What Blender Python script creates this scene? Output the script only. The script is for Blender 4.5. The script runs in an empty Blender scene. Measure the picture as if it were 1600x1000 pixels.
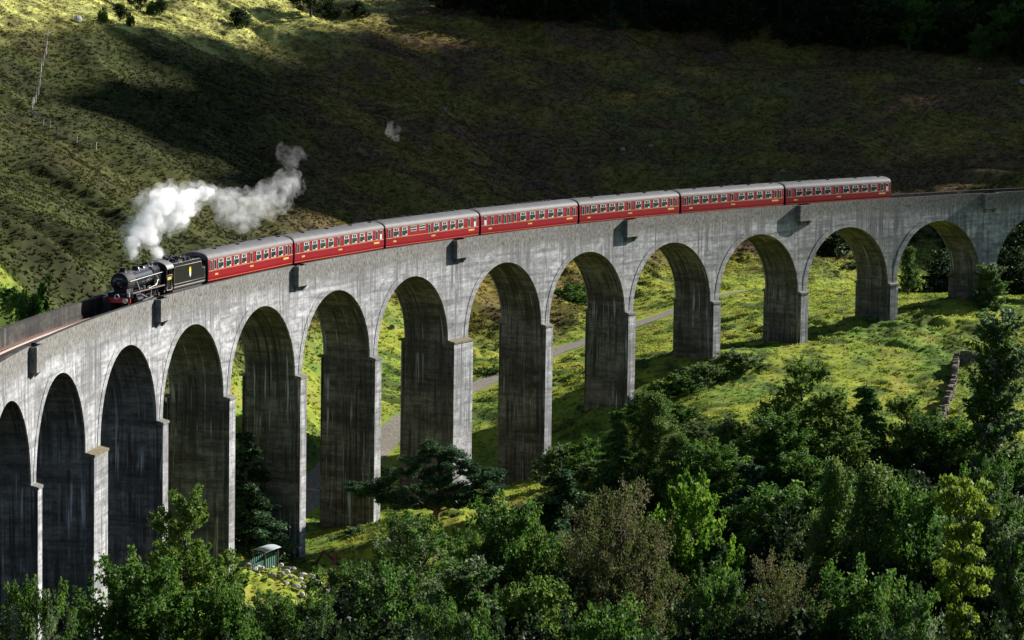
import bpy, bmesh, math, random
import numpy as np
from mathutils import Vector, Matrix
rnd = random.Random(7)
rng = np.random.default_rng(7)
C = bpy.context.scene.collection
SC = bpy.context.scene
R_ = math.radians

# ------------------------------------------------------------------ camera
CAM = np.array([-297.093, 64.325, 34.038])
YAW, PIT, ROLL, FPX = 1.0499858, -0.0918829, 0.0142023, 5006.58
RAD, PITCH, KING, GRADE = 241.522, 16.8541, 2.5756, 0.019233
fw = np.array([math.sin(YAW)*math.cos(PIT), math.cos(YAW)*math.cos(PIT), math.sin(PIT)])
rt = np.array([math.cos(YAW), -math.sin(YAW), 0.0]); up = np.cross(rt, fw)
r2 = rt*math.cos(ROLL)+up*math.sin(ROLL); u2 = -rt*math.sin(ROLL)+up*math.cos(ROLL)
fh = np.array([math.sin(YAW), math.cos(YAW)])
cd = bpy.data.cameras.new('camera'); cam = bpy.data.objects.new('camera', cd); C.objects.link(cam)
M = Matrix(((r2[0], u2[0], -fw[0], CAM[0]), (r2[1], u2[1], -fw[1], CAM[1]), (r2[2], u2[2], -fw[2], CAM[2]), (0, 0, 0, 1)))
cam.matrix_world = M
cd.sensor_width = 36.0; cd.lens = FPX/1600*36.0; cd.clip_start = 1.0; cd.clip_end = 8000
SC.camera = cam

# ------------------------------------------------------------------ light
SUN_AZ, SUN_EL = R_(-25.0), R_(26.5)          # azimuth from +x towards +y
w = bpy.data.worlds.new('World'); SC.world = w; w.use_nodes = True
nt = w.node_tree; bg = nt.nodes['Background']
sky = nt.nodes.new('ShaderNodeTexSky'); sky.sky_type = 'NISHITA'; sky.sun_disc = False
sky.sun_elevation = SUN_EL; sky.sun_rotation = math.pi/2-SUN_AZ
sky.air_density = 0.7; sky.dust_density = 0.3; sky.altitude = 300
nt.links.new(sky.outputs[0], bg.inputs[0]); bg.inputs[1].default_value = 0.05
sd = bpy.data.lights.new('sun', 'SUN'); sd.energy = 5.0; sd.angle = R_(0.5); sd.color = (1.0, 0.96, 0.91)
sun = bpy.data.objects.new('sun', sd); C.objects.link(sun)
SV = Vector((math.cos(SUN_EL)*math.cos(SUN_AZ), math.cos(SUN_EL)*math.sin(SUN_AZ), math.sin(SUN_EL)))
sun.rotation_euler = SV.to_track_quat('Z', 'Y').to_euler(); sun.location = (200, -200, 200)
SC.view_settings.view_transform = 'Standard'; SC.view_settings.look = 'None'
SC.view_settings.exposure = 1.05; SC.view_settings.gamma = 1.0
SC.render.engine = 'CYCLES'
SC.cycles.volume_bounces = 12; SC.cycles.max_bounces = 14; SC.cycles.diffuse_bounces = 2; SC.cycles.transparent_max_bounces = 12
SC.cycles.volume_step_rate = 1.0

# ------------------------------------------------------------------ helpers
def ray(px, py): return fw+r2*((px-800)/FPX)-u2*((py-500)/FPX)
def at(px, py, d):
    """point seen at photo pixel px,py at horizontal distance d from the viewpoint"""
    v = ray(px, py); return CAM+v*(d/(v[:2]@fh))
def ud(x, y): return (np.array([x-CAM[0], y-CAM[1]])@rt[:2], np.array([x-CAM[0], y-CAM[1]])@fh)
def wxy(u, d): return (CAM[0]+rt[0]*u+fh[0]*d, CAM[1]+rt[1]*u+fh[1]*d)
def tag(o, label=None, cat=None, group=None, kind=None):
    if label: o['label'] = label
    if cat: o['category'] = cat
    if group: o['group'] = group
    if kind: o['kind'] = kind
    return o
def empty(name, mat4=None, label=None, cat=None, group=None):
    o = bpy.data.objects.new(name, None); C.objects.link(o); o.empty_display_size = 0.5
    if mat4 is not None: o.matrix_world = mat4
    return tag(o, label, cat, group)
def copy_tree(o, parent=None):
    c = o.copy(); C.objects.link(c)
    if parent: c.parent = parent
    for ch in list(o.children): copy_tree(ch, c)
    return c
def link(name, me, m=None, parent=None):
    o = bpy.data.objects.new(name, me); C.objects.link(o)
    if m is not None:
        for mm in (m if isinstance(m, (list, tuple)) else [m]): me.materials.append(mm)
    if parent: o.parent = parent
    return o
class MB:
    def __init__(s): s.v = []; s.f = []; s.uv = []; s.mi = []; s.sm = []
    def face(s, pts, uvs=None, mi=0, smooth=False):
        n = len(s.v); s.v += [tuple(p) for p in pts]; s.f.append(tuple(range(n, n+len(pts))))
        s.uv += uvs if uvs else [(p[0]+p[1]*.37, p[2]+p[1]*.61) for p in pts]
        s.mi.append(mi); s.sm.append(smooth)
    def idx(s, verts, faces, mi=0, smooth=False):
        n = len(s.v); s.v += [tuple(p) for p in verts]
        for f in faces:
            s.f.append(tuple(i+n for i in f)); s.mi.append(mi); s.sm.append(smooth)
            s.uv += [(verts[i][0]+verts[i][1]*.37, verts[i][2]+verts[i][1]*.61) for i in f]
    def box(s, c, d, mi=0, rz=0, ry=0):
        x, y, z = d[0]/2, d[1]/2, d[2]/2
        vs = [Vector((a*x, b*y, e*z)) for a in (-1, 1) for b in (-1, 1) for e in (-1, 1)]
        m = Matrix.Rotation(rz, 3, 'Z')@Matrix.Rotation(ry, 3, 'Y')
        vs = [m@p+Vector(c) for p in vs]
        s.idx(vs, [(0, 1, 3, 2), (4, 6, 7, 5), (0, 4, 5, 1), (2, 3, 7, 6), (0, 2, 6, 4), (1, 5, 7, 3)], mi)
    def tube(s, pts, rads, n=8, mi=0, cap=True):
        pts = [Vector(p) for p in pts]
        if not hasattr(rads, '__len__'): rads = [rads]*len(pts)
        rings = []
        for i, p in enumerate(pts):
            t = (pts[min(i+1, len(pts)-1)]-pts[max(i-1, 0)])
            t = t.normalized() if t.length > 1e-9 else Vector((0, 0, 1))
            a = t.cross(Vector((0, 0, 1)) if abs(t.z) < .9 else Vector((1, 0, 0))).normalized(); b = t.cross(a)
            rings.append([p+a*(rads[i]*math.cos(2*math.pi*k/n))+b*(rads[i]*math.sin(2*math.pi*k/n)) for k in range(n)])
        vs = [q for r in rings for q in r]; fs = []
        for i in range(len(pts)-1):
            for k in range(n):
                fs.append((i*n+k, i*n+(k+1) % n, (i+1)*n+(k+1) % n, (i+1)*n+k))
        s.idx(vs, fs, mi, True)
        if cap:
            s.idx(rings[0], [tuple(range(n))[::-1]], mi); s.idx(rings[-1], [tuple(range(n))], mi)
    def cyl(s, c, r, h, axis='z', n=20, mi=0):
        ax = {'x': Vector((1, 0, 0)), 'y': Vector((0, 1, 0)), 'z': Vector((0, 0, 1))}[axis]
        s.tube([Vector(c)-ax*h/2, Vector(c)+ax*h/2], r, n, mi)
    def ext(s, poly, x0, x1, mi=0, smooth=False):
        """extrude a (y,z) polygon along x"""
        n = len(poly)
        vs = [(x0, p[0], p[1]) for p in poly]+[(x1, p[0], p[1]) for p in poly]
        s.idx(vs, [(k, (k+1) % n, n+(k+1) % n, n+k) for k in range(n)], mi, smooth)
        s.idx(vs[:n], [tuple(range(n))[::-1]], mi); s.idx(vs[n:], [tuple(range(n))], mi)
    def exty(s, poly, y0, y1, mi=0):
        """extrude an (x,z) polygon along y"""
        n = len(poly)
        vs = [(p[0], y0, p[1]) for p in poly]+[(p[0], y1, p[1]) for p in poly]
        s.idx(vs, [(k, (k+1) % n, n+(k+1) % n, n+k) for k in range(n)], mi)
        s.idx(vs[:n], [tuple(range(n))[::-1]], mi); s.idx(vs[n:], [tuple(range(n))], mi)
    def build(s, name, m=None, parent=None):
        me = bpy.data.meshes.new(name); me.from_pydata(s.v, [], s.f)
        ul = me.uv_layers.new(name='UVMap'); ul.data.foreach_set('uv', np.array(s.uv, dtype=np.float32).ravel())
        me.polygons.foreach_set('material_index', s.mi); me.polygons.foreach_set('use_smooth', s.sm)
        me.update()
        return link(name, me, m, parent)
def np_mesh(name, V, F, col=None, smooth=False):
    """mesh from numpy arrays; F is (n,k); col is per vertex rgb"""
    me = bpy.data.meshes.new(name); k = F.shape[1]
    me.vertices.add(len(V)); me.vertices.foreach_set('co', V.astype(np.float32).ravel())
    me.loops.add(F.size); me.loops.foreach_set('vertex_index', F.astype(np.int32).ravel())
    me.polygons.add(len(F)); me.polygons.foreach_set('loop_start', np.arange(0, F.size, k, dtype=np.int32))
    me.polygons.foreach_set('use_smooth', np.full(len(F), smooth))
    if col is not None:
        ca = me.color_attributes.new('Col', 'FLOAT_COLOR', 'POINT')
        ca.data.foreach_set('color', np.concatenate([col, np.ones((len(col), 1))], 1).astype(np.float32).ravel())
    me.update(calc_edges=True); me.validate()
    return me
_T = rng.random((256, 256))
def vnoise(x, y):
    xi = np.floor(x).astype(int); yi = np.floor(y).astype(int); fx = x-xi; fy = y-yi
    fx = fx*fx*fx*(fx*(fx*6-15)+10); fy = fy*fy*fy*(fy*(fy*6-15)+10)
    g = lambda a, b: _T[a & 255, b & 255]
    return (g(xi, yi)*(1-fx)+g(xi+1, yi)*fx)*(1-fy)+(g(xi, yi+1)*(1-fx)+g(xi+1, yi+1)*fx)*fy
def fbm(x, y, o=4):
    s = 0; a = 1; t = 0
    for i in range(o):
        s = s+a*vnoise(x*2**i+17.3*i, y*2**i+9.1*i); t += a; a *= .5
    return s/t
def sm(a, b, x): t = np.clip((x-a)/(b-a), 0, 1); return t*t*(3-2*t)

# ------------------------------------------------------------------ materials
def nodes(m):
    m.use_nodes = True; t = m.node_tree; return t, t.nodes, t.links, t.nodes['Principled BSDF']
def mat(name, col, rough=.6, metal=0., var=.0, scale=3., bump=0., spec=None):
    m = bpy.data.materials.new(name); t, n, l, b = nodes(m)
    b.inputs['Base Color'].default_value = (*col, 1); b.inputs['Roughness'].default_value = rough; b.inputs['Metallic'].default_value = metal
    if spec is not None: b.inputs['Specular IOR Level'].default_value = spec
    if var > 0:
        tc = n.new('ShaderNodeTexCoord'); nz = n.new('ShaderNodeTexNoise'); nz.inputs['Scale'].default_value = scale; nz.inputs['Detail'].default_value = 5
        l.new(tc.outputs['Object'], nz.inputs['Vector'])
        r = n.new('ShaderNodeValToRGB'); r.color_ramp.elements[0].position = .3; r.color_ramp.elements[1].position = .7
        r.color_ramp.elements[0].color = (*[c*(1-var) for c in col], 1); r.color_ramp.elements[1].color = (*[min(1, c*(1+var)) for c in col], 1)
        l.new(nz.outputs['Fac'], r.inputs['Fac']); l.new(r.outputs['Color'], b.inputs['Base Color'])
        if bump > 0:
            bp = n.new('ShaderNodeBump'); bp.inputs['Strength'].default_value = bump; bp.inputs['Distance'].default_value = .1
            l.new(nz.outputs['Fac'], bp.inputs['Height']); l.new(bp.outputs['Normal'], b.inputs['Normal'])
    return m
def leaf_mat(name, trans=.35, rough=.55, spec=.3):
    m = bpy.data.materials.new(name); t, n, l, b = nodes(m)
    a = n.new('ShaderNodeVertexColor'); a.layer_name = 'Col'
    l.new(a.outputs['Color'], b.inputs['Base Color']); b.inputs['Roughness'].default_value = rough
    b.inputs['Specular IOR Level'].default_value = spec
    tr = n.new('ShaderNodeBsdfTranslucent'); mx = n.new('ShaderNodeMixShader'); mx.inputs[0].default_value = trans
    l.new(a.outputs['Color'], tr.inputs['Color']); l.new(b.outputs[0], mx.inputs[1]); l.new(tr.outputs[0], mx.inputs[2])
    l.new(mx.outputs[0], n['Material Output'].inputs[0])
    return m
def concrete(name, base, dark, streak, moss=True, streak_amt=.5):
    """board-marked concrete: uv is in metres, u along, v height"""
    m = bpy.data.materials.new(name); t, n, l, b = nodes(m)
    uv = n.new('ShaderNodeUVMap'); uv.uv_map = 'UVMap'
    def noise(su, sv, det=4, rough=.6, off=0.):
        mp = n.new('ShaderNodeMapping'); mp.inputs['Scale'].default_value = (su, sv, 1); mp.inputs['Location'].default_value = (off, off*.7, off)
        l.new(uv.outputs[0], mp.inputs[0])
        z = n.new('ShaderNodeTexNoise'); z.inputs['Scale'].default_value = 1; z.inputs['Detail'].default_value = det; z.inputs['Roughness'].default_value = rough
        l.new(mp.outputs[0], z.inputs[0]); return z.outputs['Fac']
    def ramp(f, p0, p1, c0=(0, 0, 0), c1=(1, 1, 1)):
        r = n.new('ShaderNodeValToRGB'); e = r.color_ramp.elements
        e[0].position, e[1].position = p0, p1; e[0].color = (*c0, 1); e[1].color = (*c1, 1)
        l.new(f, r.inputs[0]); return r.outputs[0]
    def mixc(f, a, c, mode='MIX'):
        x = n.new('ShaderNodeMix'); x.data_type = 'RGBA'; x.blend_type = mode
        if isinstance(f, float): x.inputs[0].default_value = f
        else: l.new(f, x.inputs[0])
        for s_, v in ((6, a), (7, c)):
            if isinstance(v, tuple): x.inputs[s_].default_value = (*v, 1)
            else: l.new(v, x.inputs[s_])
        return x.outputs[2]
    def mul(a, k):
        x = n.new('ShaderNodeMath'); x.operation = 'MULTIPLY'; l.new(a, x.inputs[0])
        if isinstance(k, float): x.inputs[1].default_value = k
        else: l.new(k, x.inputs[1])
        return x.outputs[0]
    blot = noise(.09, .26, 8, .72)
    c = ramp(blot, .38, .60, dark, base)
    lines = noise(.25, 3.2, 5, .7, 3.)
    c = mixc(.85, c, ramp(lines, .34, .58, (.5, .5, .51), (1, 1, 1)), 'MULTIPLY')
    spots = noise(1.1, 1.5, 7, .75, 61.)
    c = mixc(.75, c, ramp(spots, .40, .56, (.42, .41, .39), (1, 1, 1)), 'MULTIPLY')
    crs = noise(.06, 1.15, 2, .5, 71.)
    c = mixc(.55, c, ramp(crs, .40, .47, (.45, .45, .45), (1, 1, 1)), 'MULTIPLY')
    grain = noise(5, 6, 3, .6, 8.)
    c = mixc(.5, c, ramp(grain, .3, .7, (.6, .6, .6), (1, 1, 1)), 'MULTIPLY')
    dk = noise(1.3, .09, 4, .7, 11.)
    c = mixc(mul(mul(ramp(dk, .45, .60), ramp(noise(.16, .12, 3, .6, 91.), .36, .54)), .9), c, tuple(x*.45 for x in dark))
    dk2 = noise(3.4, .06, 3, .6, 13.)
    c = mixc(mul(mul(ramp(dk2, .51, .59), ramp(noise(.3, .2, 3, .6, 97.), .42, .56)), .85), c, tuple(x*.3 for x in dark))
    wt = noise(2.6, .085, 4, .6, 21.); wm = noise(.12, .3, 2, .5, 31.)
    c = mixc(mul(mul(ramp(wt, .58, .68), ramp(wm, .42, .6)), streak_amt), c, streak)
    sep = n.new('ShaderNodeSeparateXYZ'); l.new(uv.outputs[0], sep.inputs[0])
    if moss:
        mr = n.new('ShaderNodeMapRange'); mr.inputs[1].default_value = 8.2; mr.inputs[2].default_value = 9.6; mr.clamp = True
        jit = n.new('ShaderNodeMath'); jit.operation = 'MULTIPLY_ADD'; jit.inputs[1].default_value = 2.4; 
        sub = n.new('ShaderNodeMath'); sub.operation = 'SUBTRACT'; sub.inputs[1].default_value = .5; l.new(noise(.5, .1, 5, .7, 40.), sub.inputs[0])
        l.new(sub.outputs[0], jit.inputs[0]); l.new(sep.outputs[1], jit.inputs[2]); l.new(jit.outputs[0], mr.inputs[0])
        sp = ramp(noise(4., 2.2, 6, .75, 50.), .36, .62, (.03, .027, .02), (.25, .24, .21))
        c = mixc(mul(mr.outputs[0], .85), c, sp)
    l.new(c, b.inputs['Base Color']); b.inputs['Roughness'].default_value = .9; b.inputs['Specular IOR Level'].default_value = .2
    bp = n.new('ShaderNodeBump'); bp.inputs['Strength'].default_value = .12; bp.inputs['Distance'].default_value = .05
    l.new(lines, bp.inputs['Height']); l.new(bp.outputs[0], b.inputs['Normal'])
    return m
M_CON = concrete('board_marked_concrete', (.66, .665, .67), (.36, .36, .355), (.82, .84, .86), True, .3)
M_RING = concrete('pale_ring_concrete', (.56, .56, .55), (.42, .42, .41), (.75, .75, .75), False)
M_SHADE2 = concrete('shade_tinted_stained_concrete', (.38, .345, .28), (.14, .125, .10), (.75, .76, .77), False, .8)  # brown stains and lime streaks, with base colour darkened to stand in for shade
M_SHADE = concrete('shade_tinted_damp_concrete', (.34, .325, .29), (.13, .127, .115), (.75, .76, .77), False, .75)  # some patina, mostly painted shade; darker tone for the left piers' inner faces
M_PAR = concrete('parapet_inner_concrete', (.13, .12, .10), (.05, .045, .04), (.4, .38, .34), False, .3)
M_MOSS = mat('mossy_ledge', (.14, .115, .06), .95, 0, .5, 3)
M_BALL = mat('rusty_ballast', (.26, .125, .085), .95, 0, .7, 9, .8)
M_RAIL = mat('rail_steel', (.55, .47, .42), .4, .2)
M_SLP = mat('sleeper_timber', (.09, .06, .045), .9, 0, .4, 4)
M_TERR = leaf_mat('moor_ground', 0.0, .95, .1)
M_GRASS = leaf_mat('moor_grass', .5, .9, .05)
M_LEAF = leaf_mat('leaf', .42, .6, .18)
M_NEEDLE = leaf_mat('needle', .25, .7, .1)
M_BARK = mat('bark', (.075, .06, .045), .9, 0, .5, 4, .5)
M_BIRCH = mat('birch_bark', (.30, .28, .25), .8, 0, .6, 5)
M_PINEB = mat('pine_bark', (.17, .09, .055), .9, 0, .5, 4)
M_ROCK = mat('grey_rock', (.24, .22, .19), .9, 0, .5, 2, .6)
M_ROCKW = mat('white_rock', (.5, .49, .46), .9, 0, .3, 2, .6)
M_WALL = mat('drystone', (.14, .115, .085), .95, 0, .6, 3, .6)
M_PATH = mat('gravel_track', (.17, .15, .115), .95, 0, .35, 2.5, .6)
M_BLACK = mat('black_paint', (.010, .010, .012), .22, 0, 0, spec=.6)
M_SOOT = mat('sooty_black', (.012, .012, .012), .75)
M_COAL = mat('coal', (.012, .012, .013), .5, 0, .6, 6, 1.)
M_STEEL = mat('polished_steel', (.55, .55, .55), .35, .9)
M_BRASS = mat('pale_lining', (.46, .38, .26), .5)
M_RED = mat('buffer_red', (.55, .03, .025), .45)
M_MAROON = mat('maroon_paint', (.25, .002, .010), .38, 0, .12, .6, 0, .25)
M_YEL = mat('yellow_lining', (.55, .22, .03), .5)
M_ROOF = mat('grey_carriage_roof', (.12, .117, .115), .6, 0, .14, .8)
M_CREAM = mat('pale_window_frame', (.45, .45, .42), .5)
M_GLASS = mat('dark_window_glass', (.018, .036, .034), .08, 0, .3, 1.2, spec=.5)
M_WHITE = mat('white_cloth', (.55, .56, .54), .6)
M_WOOD = mat('brown_timber', (.10, .055, .035), .85, 0, .4, 3)
M_POST = mat('weathered_post', (.30, .28, .24), .85, 0, .3, 3)
M_TIN = mat('pale_tin', (.36, .40, .42), .5, .2, .2, 1)
M_ROOF.node_tree.nodes['Principled BSDF'].inputs['Specular IOR Level'].default_value = .15
M_GREEN = mat('green_sheet', (.07, .19, .135), .6, 0, .25, 2)
M_EMB = mat('crest_yellow', (.75, .55, .04), .5)
M_NUM = mat('number_yellow', (.70, .55, .12), .5)

# ------------------------------------------------------------------ terrain
_ctl = []
def P(px, py, d):
    p = at(px, py, d); u, dd = ud(p[0], p[1]); _ctl.append((u, dd, p[2]))
def U(u, d, z): _ctl.append((u, d, z))
for u_, d_, z_ in [(-36.5, 245, -14), (-34.3, 263.5, -17), (-30.6, 282, -18), (-25.9, 299, -18.6), (-20.3, 314.6, -18.8), (-13.7, 329.8, -18.2), (-4.6, 346.8, -17.6),
                   (4.5, 361.3, -16.7), (14.2, 374.6, -10.3), (25, 387.4, -6.0), (36.8, 399.6, -5.3), (49.7, 411, -3.0), (61.9, 420.5, -1.7)]:
    U(u_, d_, z_); U(u_-3, d_+6.5, z_)
for a in [(1300, 600, 380), (1500, 560, 396), (1600, 520, 410), (1480, 650, 365), (1150, 600, 379), (1050, 668, 358), (1220, 715, 345), (1000, 750, 337), (1320, 705, 346), (1450, 705, 347), (1120, 745, 338), (900, 765, 334),
          (640, 800, 323), (820, 775, 343), (430, 890, 305), (540, 860, 316)]: P(*a)
for a in [(10, 300, -24), (40, 300, -25), (75, 300, -24), (-25, 270, -21), (-30, 240, -24), (0, 240, -27), (40, 240, -28), (-60, 200, -22), (0, 190, -23), (50, 190, -22), (100, 240, -24), (110, 340, -14),
          (-70, 260, -6), (-95, 230, -4), (0, 100, 0), (0, 40, 18), (0, 0, 31), (0, -100, 55), (-100, 100, 8), (100, 100, 8), (-150, 0, 30), (150, 0, 30), (200, 300, -15), (-200, 200, 5), (200, 430, 4), (110, 420, -1)]: U(*a)
PATH = [(400, 850, 322), (480, 785, 340), (610, 675, 378), (740, 608, 402), (860, 553, 420), (1000, 505, 436), (1120, 460, 452), (1165, 455, 459)]
for a in PATH+[(1230, 448, 468), (1338, 438, 485), (1450, 425, 500)]: P(*a)
for a in [(50, 470, 300), (0, 440, 312), (150, 440, 345), (300, 410, 402), (375, 540, 366), (500, 480, 413), (500, 560, 395), (500, 690, 372), (640, 480, 432), (640, 560, 410), (800, 430, 455), (790, 520, 432),
          (900, 480, 455), (1000, 430, 475), (1050, 390, 492), (1190, 400, 488), (1300, 385, 498), (1450, 390, 500), (1580, 395, 505), (0, 300, 385), (0, 150, 445), (0, 0, 510), (400, 300, 455), (400, 150, 515),
          (400, 0, 580), (800, 350, 490), (800, 200, 545), (800, 0, 610), (1200, 330, 515), (1200, 200, 560), (1200, 0, 630), (1600, 300, 520), (1600, 150, 580), (1600, 0, 635),
          (-500, 300, 330), (-500, 0, 450), (2100, 300, 540), (2100, 0, 650)]: P(*a)
for a in [(-100, 750, 75), (0, 780, 78), (120, 790, 78), (-300, 600, 60), (300, 700, 60), (-300, 1000, 130), (0, 1000, 130), (300, 1000, 130)]: U(*a)
_c = np.array(_ctl)
def _phi(r): return r*r*np.log(r+1e-6)
def _tps():
    n = len(_c); X = _c[:, :2]/100
    K = _phi(np.linalg.norm(X[:, None]-X[None], axis=2))+np.eye(n)*.004
    Pm = np.concatenate([np.ones((n, 1)), X], 1)
    A = np.block([[K, Pm], [Pm.T, np.zeros((3, 3))]])
    return X, np.linalg.solve(A, np.concatenate([_c[:, 2], np.zeros(3)]))
_X, _W = _tps()
_path_ud = np.array([ud(*at(*a)[:2]) for a in PATH])
def catmull(P_, n=12):
    P_ = np.array(P_); Q = np.concatenate([[2*P_[0]-P_[1]], P_, [2*P_[-1]-P_[-2]]]); out = []
    for i in range(1, len(Q)-2):
        for k in range(n):
            t = k/n; a, b, c, d = Q[i-1], Q[i], Q[i+1], Q[i+2]
            out.append(.5*((2*b)+(-a+c)*t+(2*a-5*b+4*c-d)*t*t+(-a+3*b-3*c+d)*t**3))
    out.append(P_[-1]); return np.array(out)
_pathc = catmull(_path_ud)
def base_z(u, d):
    u = np.asarray(u, float).ravel(); d = np.asarray(d, float).ravel(); out = np.empty(len(u))
    uc = np.clip(u, -320, 320); dc = np.clip(d, -100, 1000)
    for i in range(0, len(u), 40000):
        x = np.stack([uc[i:i+40000], dc[i:i+40000]], 1)/100
        out[i:i+40000] = _phi(np.linalg.norm(x[:, None]-_X[None], axis=2))@_W[:-3]+_W[-3]+x@_W[-2:]
    return out+np.maximum(d-1000, 0)*.1
def path_dist(u, d):
    m = np.full(u.shape, 1e9)
    for a in _pathc: m = np.minimum(m, np.hypot(u-a[0], d-a[1]))
    return m
def hill_w(u, d):   # 0 in the valley grass, 1 on the heather moor
    edge = 440+.35*u-112*sm(-19, -38, u)+38*sm(2, 28, u)+26*(fbm(u/40+3, d/40)-.5)*2
    return sm(-14, 16, d-edge)
def rough_z(u, d):
    h = hill_w(u, d); pd = path_dist(u, d) if len(u) < 1200000 else 9
    tus = 1-np.abs(2*fbm(u/3.4, d/2.6, 3)-1)*2.2
    big = fbm(u/14+5, d/14, 3)-.5
    tw = fbm(u/1.1, d/1.1, 2)-.5
    patch = .55+.9*sm(.4, .62, fbm(u/17+31, d/17+8, 3))
    amp = (.46-.10*h)*sm(1.5, 4.5, pd)*patch
    fold = (1-np.abs(2*fbm(u/34+d/60+2, d/30, 3)-1)*1.6)-.4
    return amp*((tus-.5)*.85+tw*.5)+big*(1.5+.7*h)*sm(1.0, 8, pd)+fold*3.4*h
def ground(u, d):
    u = np.atleast_1d(np.asarray(u, float)); d = np.atleast_1d(np.asarray(d, float))
    return base_z(u, d)+rough_z(u, d)
def hit(px, py, d0=370.0):
    """distance at which the line of sight through a photo pixel meets the ground"""
    d = np.arange(d0, 760, .5); v = ray(px, py); k = d/(v[:2]@fh); x = CAM[0]+v[0]*k; y = CAM[1]+v[1]*k; z = CAM[2]+v[2]*k
    uu = (x-CAM[0])*rt[0]+(y-CAM[1])*rt[1]; g = ground(uu, d); i = np.nonzero(g > z)[0]
    return float(d[i[0]]) if len(i) else 700.0
def ground_at(px, d):
    p = at(px, 500, d); u, dd = ud(p[0], p[1]); return p[0], p[1], float(ground(u, dd)[0])
def moor_colour(u, d):
    h = hill_w(u, d)[:, None]
    n1 = fbm(u/9, d/9, 4)[:, None]; n2 = fbm(u/3.1+40, d/3.1+7, 4)[:, None]; n3 = fbm(u/25+11, d/25+3, 3)[:, None]; n4 = fbm(u/.8, d/.8, 2)[:, None]
    lime = np.array([.255, .30, .034]); green = np.array([.13, .215, .030]); straw = np.array([.27, .225, .05]); dk = np.array([.06, .09, .016])
    olive = np.array([.160, .128, .028]); heath = np.array([.125, .082, .034]); purp = np.array([.10, .05, .045]); pale = np.array([.10, .095, .03])
    v = lime*(1-sm(.45, .75, n1))+green*sm(.45, .75, n1); k = sm(.54, .72, n2)*.5; v = v*(1-k)+straw*k
    k = sm(.52, .70, 1-n2)*.9; v = v*(1-k)+dk*k
    m = olive*(1-sm(.42, .58, n1))+heath*sm(.42, .58, n1)
    k = sm(.56, .66, n3)*sm(.48, .62, n2)*.55; m = m*(1-k)+purp*k
    k = sm(.52, .68, 1-n3)*sm(.42, .6, n2)*.8; m = m*(1-k)+pale*k
    top = sm(-18, 22, d-(458+1.48*(u+92))+40*(n3[:, 0]-.5))*sm(10, -14, u+22+(600-d)*.3); top = top[:, None]*(.6+.4*sm(.4, .6, n2))
    m = m*(1-top)+(np.array([.40, .40, .12])*(.7+.65*(1-n1)))*top
    # the left flank is greener bracken
    lf = sm(-12, -38, u+.10*(d-420))[:, None]*.92*(1-top); m = m*(1-lf)+(np.array([.046, .062, .014])*(1-.45*n1)+np.array([.02, .012, .004])*sm(.5, .7, n3))*(.55+.5*n2)*lf
    c = v*(1-h)+m*h
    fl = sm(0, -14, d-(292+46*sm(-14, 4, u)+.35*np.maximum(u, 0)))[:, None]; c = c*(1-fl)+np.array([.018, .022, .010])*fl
    return c*(.82+.36*n4+h*(.75*(n4-.5)+.6*(n2-.5)))
def lines(lo, a, b, hi, st, grow=1.22):
    x = list(np.arange(a, b+1e-6, st)); s = st
    while x[-1] < hi: s *= grow; x.append(x[-1]+s)
    s = st
    while x[0] > lo: s *= grow; x.insert(0, x[0]-s)
    return np.array(x)
def make_ground():
    gu = lines(-1600, -76, 118, 1600, .48, 1.07); gd = lines(-600, 238, 640, 2200, .48, 1.07)
    UU, DD = np.meshgrid(gu, gd); u = UU.ravel(); d = DD.ravel()
    z = base_z(u, d)
    inn = (u > -200) & (u < 260) & (d > 120) & (d < 760)
    z[inn] += rough_z(u[inn], d[inn])
    x, y = wxy(u, d)
    V = np.stack([x, y, z], 1); nu, nd = len(gu), len(gd)
    I = np.arange(nu*nd).reshape(nd, nu)
    F = np.stack([I[:-1, :-1].ravel(), I[:-1, 1:].ravel(), I[1:, 1:].ravel(), I[1:, :-1].ravel()], 1)
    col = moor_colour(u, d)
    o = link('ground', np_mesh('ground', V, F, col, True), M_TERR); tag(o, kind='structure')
make_ground()
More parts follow.
